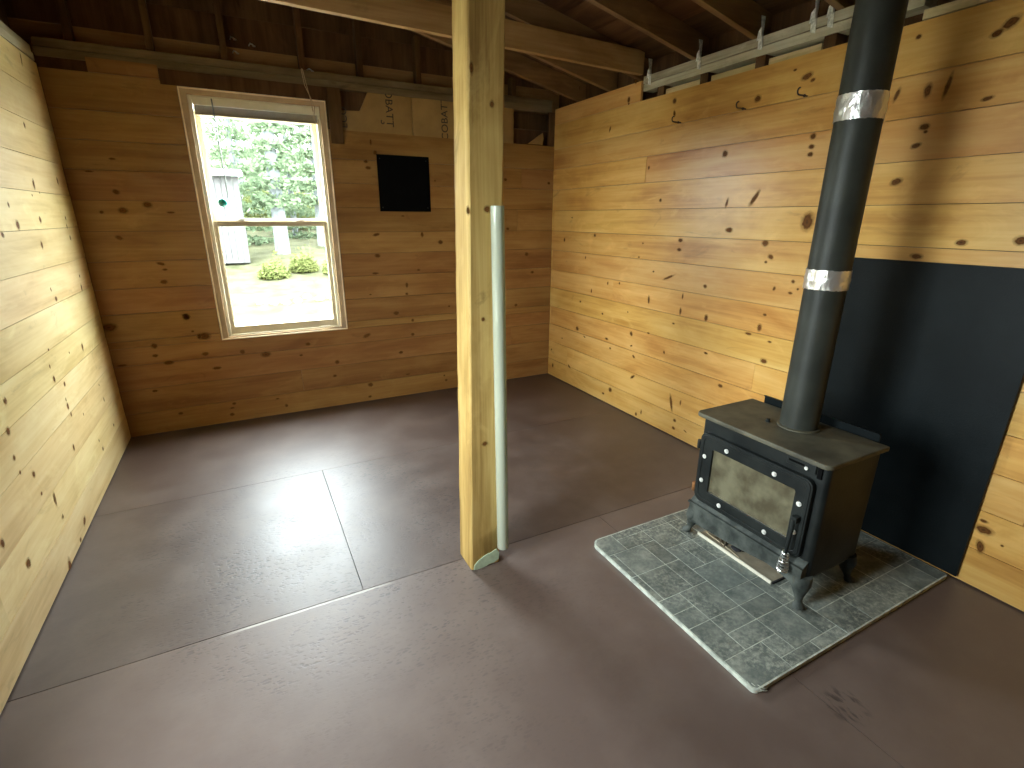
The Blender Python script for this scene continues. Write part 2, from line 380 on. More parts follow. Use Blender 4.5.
# --- board walls. s = coordinate along the wall, returned to xyz by fn(s, z, depth) with depth growing into the wall
def knots(mb, lst, fn, mat):
    for (s0, z0, w, h, ang) in lst:
        ra, rb = 0.0155 * w * 1.3, 0.0125 * h * 1.35
        ca, sa = math.cos(math.radians(ang)), math.sin(math.radians(ang))
        n = 14; vs = [fn(s0, z0, -0.0022)]
        for k in range(n):
            a, b = ra * math.cos(2 * PI * k / n), rb * math.sin(2 * PI * k / n)
            vs.append(fn(s0 + a * ca - b * sa, z0 + a * sa + b * ca, -0.0022))
        o = mb.add(vs, [(0, 1 + k, 1 + (k + 1) % n) for k in range(n)], mat, bid())
        mb.r[o] = 0.0
def board_wall(name, fn, rows, mat, klist, backing, extra=None):
    mb = MB()
    for (z0, z1, segs) in rows:
        for (s0, s1) in segs:
            d = random.uniform(-0.0012, 0.0012)
            c = [fn(s, z, dd) for z in (z0 + 0.0013, z1 - 0.0013) for dd in (d, 0.019) for s in (s0 + 0.0009, s1 - 0.0009)]
            mb.hexa(c, 0, bid())
    for (s0, s1, z0, z1) in backing:
        c = [fn(s, z, dd) for z in (z0, z1) for dd in (0.0195, 0.14) for s in (s0, s1)]
        mb.hexa(c, 1, bid())
    if extra: extra(mb)
    knots(mb, klist, fn, 2)
    return mb.build(name, [mat, M['dark_z'], M['knot'], M['dark_gap']], kind='structure')

KR = [(2.777,2.248,1.1,1.3,0),(2.767,2.175,0.7,1.6,20),(2.142,2.151,1.4,1.4,0),(3.436,2.17,0.6,1.6,-20),(2.969,1.864,0.7,1,0),(2.319,1.892,1.3,1.6,0),(2.824,1.646,0.8,0.9,0),(2.259,1.616,0.6,2.2,-10),(2.072,1.637,0.9,4,-35),(2.216,1.462,1.8,1.2,0),(3.557,1.39,1,1,0),(3.238,2.335,1,1.6,0),(3.175,2.438,1,1.2,0),(3.235,2.309,0.6,0.6,0),(3.869,2.528,0.5,0.9,0),(3.903,1.53,0.6,0.6,0),(2.966,1.352,0.5,0.5,0),(2.997,1.251,0.7,0.6,0),(2.6,1.387,1.3,1,0),(2.602,1.326,1.2,0.9,0),(1.958,1.395,1.5,1.3,0),(1.911,1.324,1.2,1,-20),(1.935,1.294,0.6,0.6,0),(4.014,1.337,0.8,1.4,0),(3.674,1.204,0.5,1,0),(3.347,1.021,0.6,1.1,0),(3.565,0.931,0.6,1.4,0),(3.199,1.037,0.6,0.8,0),(2.852,0.955,0.7,2.4,5),(2.526,1.024,0.5,1.6,0),(2.532,0.919,0.6,2,0),(2.305,0.912,1,1.7,0),(2.346,1.111,1,1,-30),(2.674,1.135,3.6,0.7,22),(2.83,1.161,0.6,0.5,0),(1.889,1.001,0.8,0.6,0),(1.91,0.921,1,1.8,0),(3.72,0.818,0.8,0.7,0),(3.393,0.762,0.8,0.7,0),(2.584,0.824,0.8,0.5,0),(3.748,0.568,1.5,1.4,0),(3.633,0.515,1,0.5,-20),(3.316,0.562,1.5,0.8,0),(3.261,0.493,0.8,0.7,0),(3.015,0.666,1,1.6,25),(3.003,0.571,1,0.5,20),(2.966,0.492,1.2,0.8,-25),(2.825,0.708,1,0.5,0),(2.646,0.601,0.6,1,20),(2.272,0.683,1.1,0.6,0),(1.977,0.873,1.4,0.7,0),(1.831,0.854,0.9,0.5,0),(1.848,0.735,1.5,1.1,0),(1.857,1.154,0.6,1,-15),(3.994,0.426,0.5,0.6,0),(4.178,0.274,0.9,0.7,0),(3.075,0.827,0.5,0.4,0),(2.124,0.5,1.2,0.9,0),(2.96,0.326,1.8,0.9,35),(2.526,0.251,0.8,5,15),(2.474,0.131,1,1,0),(2.477,0.069,1,1,0),(2.883,0.036,0.8,1.2,0),(2.827,0.072,0.5,1.6,0),(3.316,0.076,1.2,0.8,0),(3.224,0.137,1.4,1.6,0),(3.855,0.181,1.6,0.8,-25),(4.147,0.117,1,1.6,0),(2.438,0.28,0.5,1.5,0),(2.365,0.087,1,0.4,-20),(1.868,2.202,2,1.3,15),(1.834,2.179,0.9,0.7,0),(1.782,1.921,1.1,1.1,0),(1.781,1.873,1.1,0.9,0),(1.781,1.837,1,0.9,0),(1.733,1.513,2.2,3.6,0),(1.291,1.897,1.3,1,0),(1.282,1.877,0.6,0.5,0),(1.306,1.827,1.3,0.9,15),(1.096,1.969,1.3,0.7,10),(1.352,1.685,1.6,1.2,20),(1.241,2.04,0.6,3.6,-8),(1.31,2.036,1,2.2,0),(1.428,2.04,0.6,2.2,-15),(1.085,2.215,2,1.4,30),(1.122,2.189,1.3,1,20),(1.39,2.248,0.8,0.7,0),(1.94,2.245,0.7,0.5,0),(1.056,1.437,1.4,1,0),(1.204,1.373,1.6,1,0),(0.873,1.452,1.5,1.3,0),(1.753,1.205,0.7,0.8,0),(1.718,1.168,0.5,0.5,0),(1.757,1.142,0.8,0.6,0),(0.715,0.316,1,0.6,0),(0.705,0.278,2,1.6,0),(0.7,0.199,1,2.4,15),(0.637,0.243,0.4,0.4,0)]
KB = [(0.945,1.929,1,0.9,0),(0.959,1.885,1.4,1,0),(1.021,1.995,0.9,1.2,0),(1.207,1.536,0.9,0.4,0),(1.519,1.326,1.4,1.3,0),(1.361,1.389,0.8,1.6,0),(0.982,1.393,1.8,0.9,15),(2.138,1.842,1,1,0),(2.581,1.827,1,0.9,0),(2.161,1.431,1,1,0),(0.992,2.067,0.5,1.6,0),(1.493,1.811,0.5,0.5,0),(0.979,1.229,1.4,1.2,0),(1.315,1.103,0.9,0.6,0),(0.949,1.09,1.6,0.7,0),(1.206,0.982,0.7,1.6,0),(1.201,0.909,0.8,0.8,0),(1.577,0.776,0.6,0.6,0),(1.1,0.751,1.5,1.2,0),(1.239,0.679,0.8,1,0),(1.232,0.555,1,1,0),(0.84,0.584,2,1.2,20),(1.118,0.406,1.2,1,0),(0.834,0.151,1.4,1.4,0),(0.821,0.045,1,0.8,0),(1.508,0.141,0.6,0.6,0),(1.524,0.094,0.8,0.8,0),(2.25,0.738,1.1,1,0),(2.358,1.205,1.2,1.3,0),(2.424,1.037,1.2,1,0),(0.897,0.922,0.7,0.4,0),(1.168,0.2,1.2,0.4,0),(-0.411,0.847,1.6,1.6,0),(-0.336,0.565,1.4,1.1,0),(-0.279,0.448,1.8,0.9,0),(-0.094,0.552,1.1,1.3,0),(0.062,0.513,2.2,1.6,0),(0.373,0.562,1.3,1,0),(0.312,0.477,0.9,0.6,0),(0.581,0.387,1.1,1.3,0),(0.55,0.271,1,0.8,0),(-0.209,0.153,0.9,0.8,0),(-0.227,0.12,1,0.5,0),(-0.235,0.068,1,1,0),(0.154,0.075,0.8,1,20),(0.097,0.143,0.8,0.5,0),(-0.321,0.696,2.6,2,0),(-0.387,0.738,0.6,0.6,0),(-0.653,1.672,1.3,1.1,-20),(-0.639,1.56,1.7,1.5,0),(-0.5,1.597,1.8,1.4,0),(-0.753,1.549,0.8,0.8,0),(-0.378,1.55,1.6,0.5,0),(-0.692,1.39,1.3,1,-20),(-0.493,1.217,1.6,0.8,-15),(-0.477,1.178,1,0.6,0),(-0.498,1.096,1.4,1.1,0),(-0.768,1.789,1.6,0.4,0),(-0.635,1.868,1.2,0.5,0),(-0.407,0.847,1.4,1.6,-20),(-0.633,0.657,1.2,1.4,0),(-0.64,0.587,1.1,0.9,0),(-0.569,0.527,2,1.1,0),(-0.687,0.33,1.2,0.7,0),(-0.564,0.135,1,0.8,0),(-0.841,0.541,1.8,0.6,0),(-0.859,0.811,3,2.2,0),(-0.353,0.699,0.8,1.4,0)]
KL = [(3.589,1.679,1,2,-15),(4.038,1.719,0.9,1.6,0),(3.538,1.506,1.1,1.3,-15),(4.005,1.513,0.7,0.8,0),(3.202,1.484,1.4,1.8,-20),(3.16,1.572,0.7,1,0),(3.457,1.384,1,1.5,-15),(3.999,1.401,0.8,1.2,0),(2.993,1.447,1,1,0),(3.985,1.178,0.7,0.8,0),(3.962,1.111,0.8,1.6,-15),(3.647,1.64,0.5,0.4,0),(3.406,1.166,0.5,0.9,0),(3.448,1.113,1.2,1,0),(3.518,1.623,0.5,0.5,0),(3.989,1.467,0.5,1.2,0),(3.671,0.805,0.9,1.8,-15),(3.099,0.772,0.8,1.3,0),(3.217,0.712,0.9,1,0),(3.174,0.605,0.9,1.4,0),(3.188,0.557,0.6,1,0),(3.089,0.839,0.5,0.8,0),(2.539,0.844,0.7,1.2,0),(2.482,0.737,1,1.3,0),(3.817,0.433,0.6,1.1,0),(3.796,0.536,0.5,0.6,0),(3.371,0.492,0.4,0.7,0),(3.883,0.236,0.8,0.8,0),(3.51,0.278,0.5,0.7,0),(3.092,0.411,0.7,1.4,0),(3.54,0.212,0.8,1,0),(3.418,0.83,0.5,0.5,0),(3.174,0.642,0.4,0.8,0),(3.133,0.911,0.7,0.5,0),(2.573,0.508,0.9,1.1,0),(2.699,0.325,0.5,2.6,-10),(2.586,0.41,0.7,0.7,0),(2.458,0.635,0.7,0.9,0),(2.298,0.258,1.1,1.6,0),(2.174,0.426,0.9,1.4,0),(2.63,0.008,1.4,3.4,-20),(2.948,0.063,1.8,1.2,30),(2.465,0.567,0.5,0.7,0),(2.722,0.221,0.4,1,0),(2.833,0.025,0.9,0.9,0),(3.944,2.317,0.5,2.6,-15),(3.696,1.966,0.8,1.2,-20)]


# right-hand wall (varnished pine, stove side)
zr = [0.006, 0.176, 0.358, 0.532, 0.705, 0.886, 1.056, 1.238, 1.411, 1.588, 1.766, 1.940, 2.107]
jr = {1: [3.9], 2: [0.6], 3: [4.21, 1.9], 5: [3.28], 6: [4.21], 8: [4.2], 10: [3.0]}
rows = [(zr[i], zr[i + 1], split(YF, YB, sorted(jr.get(i, [])))) for i in range(len(zr) - 1)]
rows.append((2.107, 2.305, [(YF, 0.2), (0.2, YB)]))
rows.append((2.305, 2.432, [(3.115, YB)]))
fr = lambda s, z, d: (XR + d, s, z)
KR = [(a, b, c, d, -e) for a, b, c, d, e in KR]
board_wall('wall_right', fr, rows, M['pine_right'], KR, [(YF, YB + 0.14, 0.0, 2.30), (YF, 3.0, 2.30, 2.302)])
# left-hand wall with the second window (beyond the frame)
W2 = (0.80, 1.62, 0.66, 2.20)
zl = [0.006, 0.178, 0.362, 0.565, 0.742, 0.905, 1.09, 1.271, 1.459, 1.643, 1.82, 2.002, 2.187, 2.362]
rows = []
for i in range(len(zl) - 1):
    a, b = zl[i], zl[i + 1]
    if b <= W2[2] or a >= W2[3]: rows.append((a, b, split(YF, YB, [[0.3], [2.05], [1.2]][i % 3]))); continue
    if a < W2[2]: rows.append((a, W2[2], [(W2[0], W2[1])]))
    if b > W2[3]: rows.append((W2[3], b, [(W2[0], W2[1])]))
    rows.append((a, b, [(YF, W2[0]), (W2[1], YB)]))
flw = lambda s, z, d: (XL - d, s, z)
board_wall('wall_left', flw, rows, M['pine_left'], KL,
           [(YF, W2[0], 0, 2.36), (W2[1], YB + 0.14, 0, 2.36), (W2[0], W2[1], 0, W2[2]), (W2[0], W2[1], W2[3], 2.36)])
# back wall with the visible window
W1 = (-0.213, 0.690, 0.655, 2.316)
zb = [0.006, 0.176, 0.354, 0.530, 0.711, 0.892, 1.073, 1.250, 1.414, 1.598, 1.770, 1.938, 2.135]
zbl = [0.006, 0.178, 0.36, 0.535, 0.705, 0.89, 1.06, 1.239, 1.43, 1.62, 1.80, 1.97, 2.136, 2.345]
rows = []
for i in range(3): rows.append((zb[i], zb[i + 1], split(XL, XR, [[1.75], [0.3], [2.2]][i])))
rows.append((zb[3], W1[2], split(XL, XR, [])))
for i in range(3, len(zb) - 1):
    a, b = zb[i], zb[i + 1]; a = max(a, W1[2])
    if b <= a: continue
    cuts = {4: [2.05], 6: [], 8: [2.26], 10: [2.0, 2.3]}.get(i, [])
    rows.append((a, b, split(W1[1] + 0.002, XR, cuts)))
for i in range(3, len(zbl) - 1):
    a, b = max(zbl[i], W1[2]), zbl[i + 1]
    if b > a: rows.append((a, b, [(XL, W1[0] - 0.002)]))
rows.append((2.345, 2.425, [(-0.66, -0.30)]))
fb = lambda s, z, d: (s, YB + d, z)
def back_extra(mb):
    mb.box(0.705, 0.795, YB - 0.018, YB - 0.002, 2.04, 2.405, 1, bid())          # scrap upright beside the window head
    mb.box(-0.30, 0.705, YB - 0.004, YB + 0.016, 2.318, 2.405, 1, bid())         # dark header board
    mb.box(2.57, 2.629, YB + 0.0, YB + 0.02, 2.14, 2.405, 1, bid())              # corner stud
    mb.box(0.797, 2.0, YB + 0.055, YB + 0.06, 2.13, 2.405, 1, bid())
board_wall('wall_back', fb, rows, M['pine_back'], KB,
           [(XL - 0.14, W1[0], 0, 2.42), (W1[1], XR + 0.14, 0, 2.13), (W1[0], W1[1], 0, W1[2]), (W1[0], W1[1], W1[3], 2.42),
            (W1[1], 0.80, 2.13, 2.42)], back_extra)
# wall behind the camera
rows = [(0.006 + 0.18 * i, 0.006 + 0.18 * (i + 1), [(XL, XR)]) for i in range(13)]
ff = lambda s, z, d: (s, YF - d, z)
board_wall('wall_front', ff, rows, M['pine_front'], [], [(XL - 0.14, XR + 0.14, 0, 2.36)],
           lambda mb: mb.add([(XL - .14, YF - .1, 2.3), (XR + .14, YF - .1, 2.3), (XR + .14, YF - .1, 3.7), (XL - .14, YF - .1, 3.7)], [(0, 1, 2, 3)], 1))

# --- timber framing above the boards
gp = MB()                                                            # double top plate of the back wall
gp.box(XL, 2.60, YB + 0.004, YB + 0.09, 2.405, 2.450, 0, bid()); gp.box(XL, 2.60, YB + 0.008, YB + 0.09, 2.453, 2.50, 0, bid())
gp.build('trim_1', M['grey_x'], kind='structure', bevel=0.002)
lp = MB()                                                            # left top plate
lp.box(XL - 0.10, XL - 0.004, YF, YB, 2.372, 2.412, 0, bid()); lp.box(XL - 0.10, XL - 0.010, YF, YB, 2.414, 2.452, 0, bid())
lp.build('trim_2', M['grey_y'], kind='structure', bevel=0.002)
rp = MB()                                                            # weathered double top plate, stove side
rp.box(XR + 0.006, XR + 0.095, 1.40, 3.10, 2.362, 2.404, 0, bid()); rp.box(XR + 0.002, XR + 0.095, 1.40, 3.10, 2.407, 2.452, 0, bid())
rp.build('trim_3', M['grey_y'], kind='structure', bevel=0.002)
st = MB()                                                            # what shows in the slot between boards and plate
for y in (2.93, 2.56, 2.17, 1.79): st.box(XR + 0.012, XR + 0.09, y - 0.03, y + 0.03, 2.30, 2.362, 0, bid())
st.box(XR + 0.10, XR + 0.14, YF - 0.1, YB + 0.14, 2.30, 2.75, 0, bid())
st.box(XL - 0.14, XL - 0.10, YF - 0.1, YB + 0.14, 2.30, 3.6, 0, bid())
for (y0, y1) in ((2.60, 2.90), (2.21, 2.52), (1.84, 2.13)): st.box(XR + 0.03, XR + 0.05, y0, y1, 2.30, 2.342, 1, bid())
st.box(XR + 0.004, XR + 0.04, YF, 1.395, 2.31, 2.345, 1, bid())
st.build('trim_4', [M['dark_z'], M['pale_y']], kind='structure')
gs = MB()                                                            # gable: studs, sheathing boards
def roof_z(x): return EAVE + SLOPE * (XR - x)
for x in (-0.72, -0.32, 0.086, 0.565, 0.964, 1.404, 1.83, 2.23): gs.box(x - 0.019, x + 0.019, YB + 0.02, YB + 0.10, 2.50, roof_z(x) + 0.1, 0, bid())
for k, (z0, z1) in enumerate(((2.40, 2.600), (2.602, 2.78), (2.782, 2.98), (2.982, 3.6))):
    gs.box(XL - 0.1, XR + 0.1, YB + 0.102, YB + 0.12, z0, z1, 1 if k == 0 else 0, bid())  # lowest board takes a lighter copy, its lit look put into the colour
for z0 in (2.13, 2.27): gs.box(0.80, XR + .1, YB + 0.102, YB + 0.12, z0, z0 + 0.138, 0, bid())
gs.build('trim_5', [M['dark_z'], M['sheath_lit']], kind='structure')

# --- roof deck seen from below
rd = MB(); T = 0.142
def RP(x, dz, y): return (x, y, EAVE + SLOPE * (XR - x) + T + dz)
xs_ = [XR + 0.35 - k * 0.245 for k in range(18)]
for xa, xb in zip(xs_[1:], xs_[:-1]):
    rd.hexa([RP(x, dz, y) for dz in (0, 0.018) for y in (YF - 0.2, YB + 0.3) for x in (xa, xb - 0.004)], 0, bid())
rd.hexa([RP(x, dz, y) for dz in (0.02, 0.04) for y in (YF - 0.2, YB + 0.3) for x in (xs_[-1], xs_[0])], 0, bid())
rd.build('ceiling', M['dark_y'], kind='structure')

# --- rafters, tie beam
names = ['rafter close to the far gable wall', 'dark rafter between the gable wall and the tie beam', 'rafter nailed along the tie beam',
         'rafter just in front of the tie beam', 'rafter above the middle coat hook', 'rafter above the hook beside the stovepipe',
         'rafter crossing above the stovepipe', 'rafter on the camera side of the stovepipe', 'rafter above the black heat shield', 'rafter high over the doorway end']
ry = [3.93, 3.52, 3.165, 2.645, 2.215, 1.755, 1.355, 0.925, 0.50, 0.05]
for y, nm in zip(ry, names):
    mb = MB()
    def P(x, dz, yy): return (x, yy, EAVE + SLOPE * (XR - x) + dz)
    mb.hexa([P(x, dz, yy) for dz in (0.0, 0.140) for yy in (y - 0.019, y + 0.019) for x in (XL - 0.09, XR + 0.09)], 0, bid())
    tag(mb.build('rafter', M['rafter'], bevel=0.002), nm + ', sloping under the dark roof', 'rafter', 'rafters under the roof')
tb = MB()
tb.hexa([(x, y, z) for (k, z_) in ((0, 0), (1, 0.142)) for y in (3.098, 3.138) for (x, z) in ((XL - 0.05, 2.548 + z_), (XR - 0.004, 2.4635 + z_))], 0, bid())
# hexa order wants x fastest, then y, then z
tag(tb.build('tie_beam', M['beam'], bevel=0.002), 'long horizontal brown tie beam passing behind the post under the rafters', 'beam')

# --- galvanised rafter ties on the weathered plate
def tie(y, label):
    mb = MB(); t = 0.0015; x = XR - 0.001
    mb.prism([(y - 0.016, 2.385), (y + 0.012, 2.395), (y + 0.016, 2.45), (y - 0.012, 2.46)], YZ, x - t, x)
    mb.hexa([(a, b, c) for (c, e) in ((2.45, 0), (2.54, 0.0)) for b in (y - 0.012, y - 0.0105) for a in ((x - 0.032 if c > 2.5 else x - 0.014), x)])
    mb.prism([(y - 0.012, 2.44), (y + 0.016, 2.43), (y + 0.012, 2.475), (y - 0.012, 2.50)], YZ, x - 0.012 - t, x - 0.012)
    for k in range(4): mb.lathe([(0.0024, 0), (0.0018, 0.001)], 0, 0, 8); 
    # nail heads
    n = len(mb.v) - 4 * 16
    for k in range(4):
        for j in range(16):
            vx, vy, vz = mb.v[n + k * 16 + j]
            mb.v[n + k * 16 + j] = (x - t - vz, y + (-0.006 if k % 2 else 0.006) + vx, 2.398 + 0.014 * k + vy)
    o = mb.build('rafter_tie', [M['galv']])
    return tag(o, label, 'metal tie', 'galvanised ties on the weathered plate')
for y, l in ((3.035, 'galvanised metal tie on the weathered plate beside the tie beam'), (2.60, 'galvanised tie on the plate, second from the tie beam'),
             (2.175, 'galvanised tie on the plate above the middle coat hook'), (1.88, 'galvanised tie on the plate above the hook beside the stovepipe'),
             (1.795, 'wider galvanised tie on the plate touching the stovepipe outline')): tie(y, l)

# ================================================================== window
def window(name, loc, rotz, w, h):
    """x along the wall, y outward, z up, origin at the lower inner corner of the opening"""
    root = empty(name, loc, kind='structure'); root.rotation_euler = (0, 0, rotz)
    def frame(part, a0, a1, b0, b1, t, y0, y1, mat, bev=0.003, tb_=None, tt=None):
        mb = MB(); tb_ = tb_ or t; tt = tt or t
        mb.box(a0, a0 + t, y0, y1, b0, b1); mb.box(a1 - t, a1, y0, y1, b0, b1)
        mb.box(a0 + t, a1 - t, y0, y1, b0, b0 + tb_); mb.box(a0 + t, a1 - t, y0, y1, b1 - tt, b1)
        return mb.build(part, mat, root, bevel=bev)
    k = h / 1.661
    frame('window_bead', 0.0, w, 0.0, h, 0.009, -0.010, 0.006, M['bead'], 0.002)
    frame('window_jamb', 0.009, w - 0.009, 0.009, h - 0.009, 0.036, -0.002, 0.14, M['jamb'], 0.002, 0.012, 0.030)
    frame('window_frame', 0.045, w - 0.045, 0.021, h - 0.039, 0.024, 0.015, 0.12, M['cream'], 0.004, 0.012, 0.03)
    for (nm, a0, a1, b0, b1, t, y0, y1, g, mat) in (('upper_sash', 0.066, w - 0.066, 0.815 * k, 1.545 * k, 0.034, 0.075, 0.105, 0.09, M['cream']),
                                                    ('lower_sash', 0.050, w - 0.050, 0.024, 0.840 * k, 0.044, 0.030, 0.060, 0.045, M['taupe'])):
        mb = MB(); tb_, tt = (0.045, 0.034) if nm == 'upper_sash' else (0.062, 0.036)
        mb.box(a0, a0 + t, y0, y1, b0, b1); mb.box(a1 - t, a1, y0, y1, b0, b1)
        mb.box(a0 + t, a1 - t, y0, y1, b0, b0 + tb_); mb.box(a0 + t, a1 - t, y0, y1, b1 - tt, b1)
        # glazing bead
        for q in ((a0 + t, a0 + t + .006, b0 + tb_, b1 - tt), (a1 - t - .006, a1 - t, b0 + tb_, b1 - tt)): mb.box(q[0], q[1], g - 0.006, g - .002, q[2], q[3])
        s = mb.build(nm, mat, root, bevel=0.003)
        pn = MB(); pn.box(a0 + t - .004, a1 - t + .004, g - 0.0015, g + 0.0015, b0 + tb_ - .004, b1 - tt + .004)
        pn.build('pane', M['glass'], s)
        if nm == 'lower_sash':
            for xx in (0.245, 0.645):
                lk = MB(); lk.box(xx - .028, xx + .028, 0.032, 0.056, b1 - .002, b1 + 0.010); lk.box(xx - .012, xx + .03, 0.028, 0.044, b1 + .008, b1 + 0.017)
                lk.build('sash_lock', M['white'], s, bevel=0.002)
            lk = MB(); lk.box(0.70, 0.775, 0.014, 0.032, 0.030, 0.038); lk.build('lift_handle', M['white'], s, bevel=0.002)
    return root
window('window_1', (W1[0], YB, W1[2]), 0.0, W1[1] - W1[0], W1[3] - W1[2])
window('window_2', (XL, W2[0], W2[2]), PI / 2, W2[1] - W2[0], W2[3] - W2[2])

# --- raised mini blind in the window head
bl = empty('window_blind', (0.24, YB + 0.02, 2.2), 'raised brown mini blind bunched up at the head of the window', 'blind')
def at(o, mb, name, mat, bevel=0.0):
    mb.v = [(x - o.location.x, y - o.location.y, z - o.location.z) for x, y, z in mb.v]
    return mb.build(name, mat, o, bevel=bevel)
mb = MB(); mb.box(-0.142, 0.632, YB + 0.012, YB + 0.045, 2.222, 2.262); mb.box(-0.142, 0.632, YB + 0.006, YB + 0.047, 2.262, 2.267); at(bl, mb, 'headrail', M['cream'], 0.002)
mb = MB()
for k in range(9): mb.box(-0.138, 0.628, YB + 0.014, YB + 0.042, 2.176 + k * 0.005, 2.1785 + k * 0.005)
at(bl, mb, 'slat_stack', M['blind'])
mb = MB(); mb.box(-0.138, 0.628, YB + 0.013, YB + 0.043, 2.164, 2.174); at(bl, mb, 'bottom_rail', M['blind'], 0.002)
mb = MB(); mb.tube([(-0.030, YB + 0.004, 2.262), (-0.0295, YB - 0.004, 2.235), (-0.026, YB - 0.003, 1.93), (-0.024, YB - 0.002, 1.645)], 0.0042, 8); at(bl, mb, 'wand', M['wand'])
mb = MB()
mb.tube([(0.600, YB + 0.003, 2.24), (0.590, YB - 0.012, 2.31), (0.570, YB - 0.012, 2.42), (0.557, YB - 0.014, 2.497), (0.552, YB - 0.014, 2.50), (0.549, YB - 0.013, 2.495), (0.560, YB - 0.012, 2.40), (0.590, YB - 0.012, 2.33),
         (0.612, YB - 0.010, 2.27), (0.600, YB - 0.008, 2.20), (0.608, YB - 0.008, 2.168), (0.625, YB - 0.008, 2.165), (0.628, YB - 0.008, 2.19)], 0.0028, 6)
at(bl, mb, 'cord', M['cord'])
mb = MB(); vs, fs = [], []
mb.lathe([(0.030 * math.sin(PI * k / 12) + 1e-4, 1.617 - 0.030 * math.cos(PI * k / 12)) for k in range(13)], -0.060, YB - 0.008, 20)
ball = mb.build('hanging_ball', M['teal'], loc=(-0.060, YB - 0.008, 1.587))
tag(ball, 'small teal glass ball hanging in front of the upper window pane', 'ornament')
mb = MB(); mb.tube([(0, 0, 0.058), (0.004, -0.001, 0.13), (0.024, 0.004, 0.24)], 0.0012, 6); mb.build('hanging_thread', M['wand'], ball)

# --- insulation between the back wall studs
def batt(x0, x1, z0, tops, label, texts):
    mb = MB(); n = 16; rows_ = 6; vs = []
    for j in range(rows_ + 1):
        for i in range(n + 1):
            u = i / n; x = x0 + (x1 - x0) * u
            top = np.interp(x, [t[0] for t in tops], [t[1] for t in tops])
            z = z0 + (top - z0) * j / rows_
            bulge = 0.016 * math.sin(PI * u) ** 0.6 + 0.004 * math.sin(9 * u + 3 * j) 
            vs.append((x, YB + 0.028 - bulge, z))
    fs = [(j * (n + 1) + i, j * (n + 1) + i + 1, (j + 1) * (n + 1) + i + 1, (j + 1) * (n + 1) + i) for j in range(rows_) for i in range(n)]
    k = len(vs); vs2 = vs + [(x, YB + 0.05, z) for x, y, z in vs]
    edge = [i for i in range(n + 1)] + [j * (n + 1) + n for j in range(1, rows_ + 1)] + [rows_ * (n + 1) + i for i in range(n - 1, -1, -1)] + [j * (n + 1) for j in range(rows_ - 1, 0, -1)]
    fs2 = fs + [tuple(k + i for i in f[::-1]) for f in fs] + [(edge[i], edge[(i + 1) % len(edge)], k + edge[(i + 1) % len(edge)], k + edge[i]) for i in range(len(edge))]
    mb.add(vs2, fs2, 0, 0, True)
    o = mb.build('insulation_batt', M['kraft'], loc=((x0 + x1) / 2, YB + 0.03, z0))
    tag(o, label, 'insulation', 'kraft-faced insulation between the studs')
    for (txt, x, z, down, size) in texts:
        cu = bpy.data.curves.new('lettering', 'FONT'); cu.body = txt; cu.size = size; cu.extrude = 0.0006; cu.space_character = 1.02
        t = bpy.data.objects.new('lettering', cu); COL.objects.link(t)
        cu.materials.append(M['ink'])
        me = bpy.data.meshes.new_from_object(t.evaluated_get(bpy.context.evaluated_depsgraph_get()))
        bpy.data.objects.remove(t); me.name = 'lettering'; t = bpy.data.objects.new('lettering', me); COL.objects.link(t)
        X_, Y_ = (Vector((0, 0, -1)), Vector((1, 0, 0))) if down else (Vector((0, 0, 1)), Vector((-1, 0, 0)))
        Z_ = X_.cross(Y_); pos = Vector((x, YB + 0.0055, z)) - o.location
        t.parent = o
        t.matrix_local = Matrix(((X_.x, Y_.x, Z_.x, pos.x), (X_.y, Y_.y, Z_.y, pos.y), (X_.z, Y_.z, Z_.z, pos.z), (0, 0, 0, 1)))
    return o
b1 = batt(0.80, 1.335, 2.10, [(0.80, 2.27), (0.945, 2.275), (0.965, 2.33), (1.0, 2.404), (1.335, 2.404)], 'tan kraft insulation with printed letters and a torn corner, beside the window', [('OBATT', 1.128, 2.440, True, 0.078), ('ECO', 0.832, 2.150, False, 0.070)])
mb = MB(); cx_, cz_ = 1.100 - b1.location.x, 2.212 - b1.location.z
mb.tube([(cx_ + 0.022 * math.cos(a) * (1 - a / 9), YB + 0.0055 - b1.location.y, cz_ + 0.022 * math.sin(a) * (1 - a / 9)) for a in [k * 0.35 + 2.2 for k in range(14)]], 0.0035, 6)
mb.build('printed_leaf', M['ink'], b1)
batt(1.34, 1.82, 2.10, [(1.34, 2.404), (1.82, 2.404)], 'tan kraft insulation with printed letters, partly hidden by the post', [('COBATT', 1.622, 2.118, False, 0.078)])
batt(2.02, 2.232, 2.12, [(2.02, 2.404), (2.232, 2.404)], 'narrow tan insulation strip at the post\'s far edge beside the dark niche', [])
mb = MB()
mb.prism([(2.36, 2.14), (2.47, 2.215), (2.505, 2.235), (2.515, 2.19), (2.50, 2.14)], XZ, YB - 0.006, YB + 0.004)
mb.prism([(2.40, 2.140), (2.455, 2.165), (2.50, 2.160), (2.50, 2.138)], XZ, YB - 0.014, YB - 0.005)
tag(mb.build('paper_scrap', M['kraft']), 'torn tan paper scrap curling out of the dark niche in the corner', 'paper scrap')

# --- bright bent nails above the window
for (x, z, l) in ((0.135, 2.635, 'bright nail on the stud above the window'), (0.245, 2.612, 'big shiny bent nail above the window, highest of the cluster'),
                  (0.14, 2.557, 'small shiny nail low on the sheathing above the plate'), (0.60, 2.507, 'shiny nail on the plate next to the blind cord')):
    mb = MB(); mb.tube([(x, YB + 0.10, z + 0.012), (x + 0.006, YB + 0.03, z + 0.008), (x + 0.014, YB + 0.012, z), (x + 0.026, YB + 0.01, z - 0.008)], 0.0042, 8)
    mb.lathe([(0.009, z - 0.012), (0.009, z - 0.008)], x + 0.026, YB + 0.01, 10)
    tag(mb.build('nail', M['steel']), l, 'nail', 'bright nails above the window')

